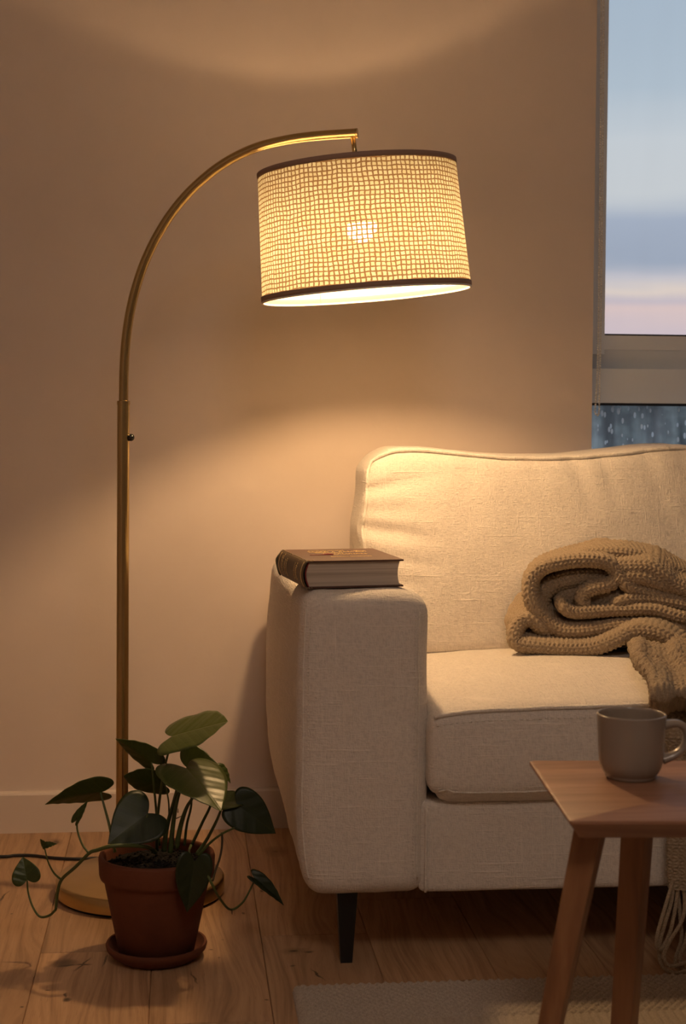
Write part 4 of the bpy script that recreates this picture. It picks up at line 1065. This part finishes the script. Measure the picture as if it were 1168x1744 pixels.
# ------------------------------------------------------------------ side table and mug
TZ = .465
c0 = az(970, 1398, TZ); c1 = az(900, 1295, TZ)
TA = math.atan2(-(c1.x-c0.x), c1.y-c0.y); TL = (c1-c0).length
TB = Matrix.Translation((c0.x, c0.y, 0)) @ Matrix.Rotation(TA, 4, 'Z')
TW = .42
TABLE = thing('side_table', 'small dark brown wooden side table with chamfered edges and splayed legs', 'side table', (TB @ Vector((TW/2, TL/2, 0)))-Vector((0, 0, -.0145)))
def rr(x0, y0, x1, y1, r_, z, n=6):
    out = []
    for cx, cy, a0 in ((x1-r_, y0+r_, -PI/2), (x1-r_, y1-r_, 0), (x0+r_, y1-r_, PI/2), (x0+r_, y0+r_, PI)):
        for k in range(n+1):
            a = a0+PI/2*k/n; out.append(Vector((cx+r_*math.cos(a), cy+r_*math.sin(a), z)))
    return out
bm = bmesh.new(); loops = []
for ins, z, r_ in ((.0018, TZ, .008), (.0004, TZ-.0008, .008), (0, TZ-.0022, .008), (.0002, TZ-.0045, .008), (.0150, TZ-.0240, .006), (.0155, TZ-.0250, .006)):
    loops.append([bm.verts.new(TB @ p) for p in rr(ins, ins, TW-ins, TL-ins, r_, z)])
for A, B in zip(loops, loops[1:]):
    n = len(A)
    for k in range(n): bm.faces.new((A[k], B[k], B[(k+1) % n], A[(k+1) % n]))
bm.faces.new(loops[0]); bm.faces.new(loops[-1][::-1]); bmesh.ops.recalc_face_normals(bm, faces=bm.faces)
top = autosmooth(obj('tabletop', bm, M_table, TABLE), 30)
def tleg(tc_, bc_, wt, wb, rot, name='leg'):
    bm = bmesh.new(); rings = []
    for t in np.linspace(0, 1, 8):
        c = Vector(tc_).lerp(Vector(bc_), t); w_ = wt+(wb-wt)*t
        pts = rr(-w_/2, -w_/2, w_/2, w_/2, w_*.06, 0, 2)
        rings.append([bm.verts.new(c+Matrix.Rotation(rot, 3, 'Z') @ p) for p in pts])
    for A, B in zip(rings, rings[1:]):
        n = len(A)
        for k in range(n): bm.faces.new((A[k], B[k], B[(k+1) % n], A[(k+1) % n]))
    bm.faces.new(rings[0]); bm.faces.new(rings[-1][::-1]); bmesh.ops.recalc_face_normals(bm, faces=bm.faces)
    return autosmooth(obj(name, bm, M_tleg, TABLE), 25)
zl = TZ-.0245; zr_ = .0150
tl1 = ay(1004, 1420, 1.905); bl1 = ay(938, 1744, 1.895)
dl = (bl1-tl1)/(tl1.z-bl1.z)
tleg(tl1+dl*(tl1.z-zl), tl1+dl*(tl1.z-zr_), .036, .0215, math.radians(-30))
tl2 = ay(1085, 1420, 2.05); bl2 = ay(1063, 1744, 2.075); dl = (bl2-tl2)/(tl2.z-bl2.z)
tleg(tl2+dl*(tl2.z-zl), tl2+dl*(tl2.z-zr_), .036, .028, math.radians(-38))
tleg(TB @ Vector((TW-.06, .075, zl)), TB @ Vector((TW-.02, .055, zr_)), .038, .0225, math.radians(24))
tleg(TB @ Vector((TW-.10, TL-.10, zl)), TB @ Vector((TW-.07, TL-.05, zr_)), .036, .026, math.radians(38))
bm = bmesh.new(); v = [(tl2.x+.010, tl2.y, zl), (tl2.x+.060, tl2.y, zl), (tl2.x+.055, tl2.y, zl-.006), (tl2.x+.012, tl2.y, zl-.026)]
A = [bm.verts.new((x, y-.009, z)) for x, y, z in v]; B = [bm.verts.new((x, y+.009, z)) for x, y, z in v]
for k in range(4): bm.faces.new((A[k], A[(k+1) % 4], B[(k+1) % 4], B[k]))
bm.faces.new(A[::-1]); bm.faces.new(B); bmesh.ops.recalc_face_normals(bm, faces=bm.faces); bevel(bm, .001, 1)
autosmooth(obj('corner_brace', bm, M_tleg, TABLE))

mc = ay(1073.5, 1332, 2.05); mc = Vector((.6115, 2.050, TZ))
MUG = thing('mug', 'plain beige glazed ceramic mug standing on the wooden side table', 'mug', mc)
bm = bmesh.new(); HM = .0875
prof = [(0, .003), (.026, .003), (.028, .0), (.0325, .0), (.0345, .003), (.0350, .005), (.0385, .010), (.0420, .018), (.0440, .030), (.0452, .050), (.0460, .070), (.0468, HM-.003), (.0468, HM-.001), (.0455, HM), (.0440, HM-.001), (.0432, HM-.006), (.0425, .060), (.041, .025), (.036, .013), (.024, .008), (0, .007)]
pp = catmull([(r_, 0, z) for r_, z in prof], 3)
lathe(bm, [(max(0, p.x) if i not in (0, len(pp)-1) else 0, p.z) for i, p in enumerate(pp)], 72, Matrix.Translation(mc))
obj('cup_body', bm, M_mug, MUG)
ha = math.radians(-6)
hp = [(.0425, .071), (.052, .0735), (.064, .0735), (.0735, .066), (.0755, .053), (.0705, .040), (.059, .0310), (.0425, .0245)]
bm = bmesh.new(); hh = catmull([(x, 0, z) for x, z in hp], 8)
hh = [mc+Matrix.Rotation(ha, 3, 'Z') @ p for p in hh]
n = len(hh); rg_ = tube(bm, hh, [.0052+.0018*(abs(i/(n-1)-.5)*2)**3 for i in range(n)], 16)
for k, ring_ in enumerate(rg_):
    c = hh[k]
    for v in ring_: v.co.y = c.y+(v.co.y-c.y)*1.45
obj('handle', bm, M_mug, MUG)

# ------------------------------------------------------------------ added fill light: unseen glowing drum under the ceiling, for ambient light
CX_, CY_ = .30, .10
CL = thing('fill_drum', 'round glowing fill light drum added under the ceiling, out of view', 'fill light', (CX_, CY_, ZC))
bm = bmesh.new(); lathe(bm, [(0, 0), (.07, 0), (.07, -.03), (0, -.03)], 40, Matrix.Translation((CX_, CY_, ZC))); obj('fill_mount', bm, M_white, CL)
bm = bmesh.new(); lathe(bm, [(0, -.03), (.33, -.03), (.34, -.035), (.34, -.155), (.33, -.165), (0, -.165)], 64, Matrix.Translation((CX_, CY_, ZC)))
m, nt, out = mat('fill_emission'); g = N(nt); em = g.n('Emission', inp={0: rgba(FILL_COLOR), 1: FILL_STRENGTH}); nt.links.new(em.outputs[0], out.inputs[0])
autosmooth(obj('fill_drum_glow', bm, m, CL))
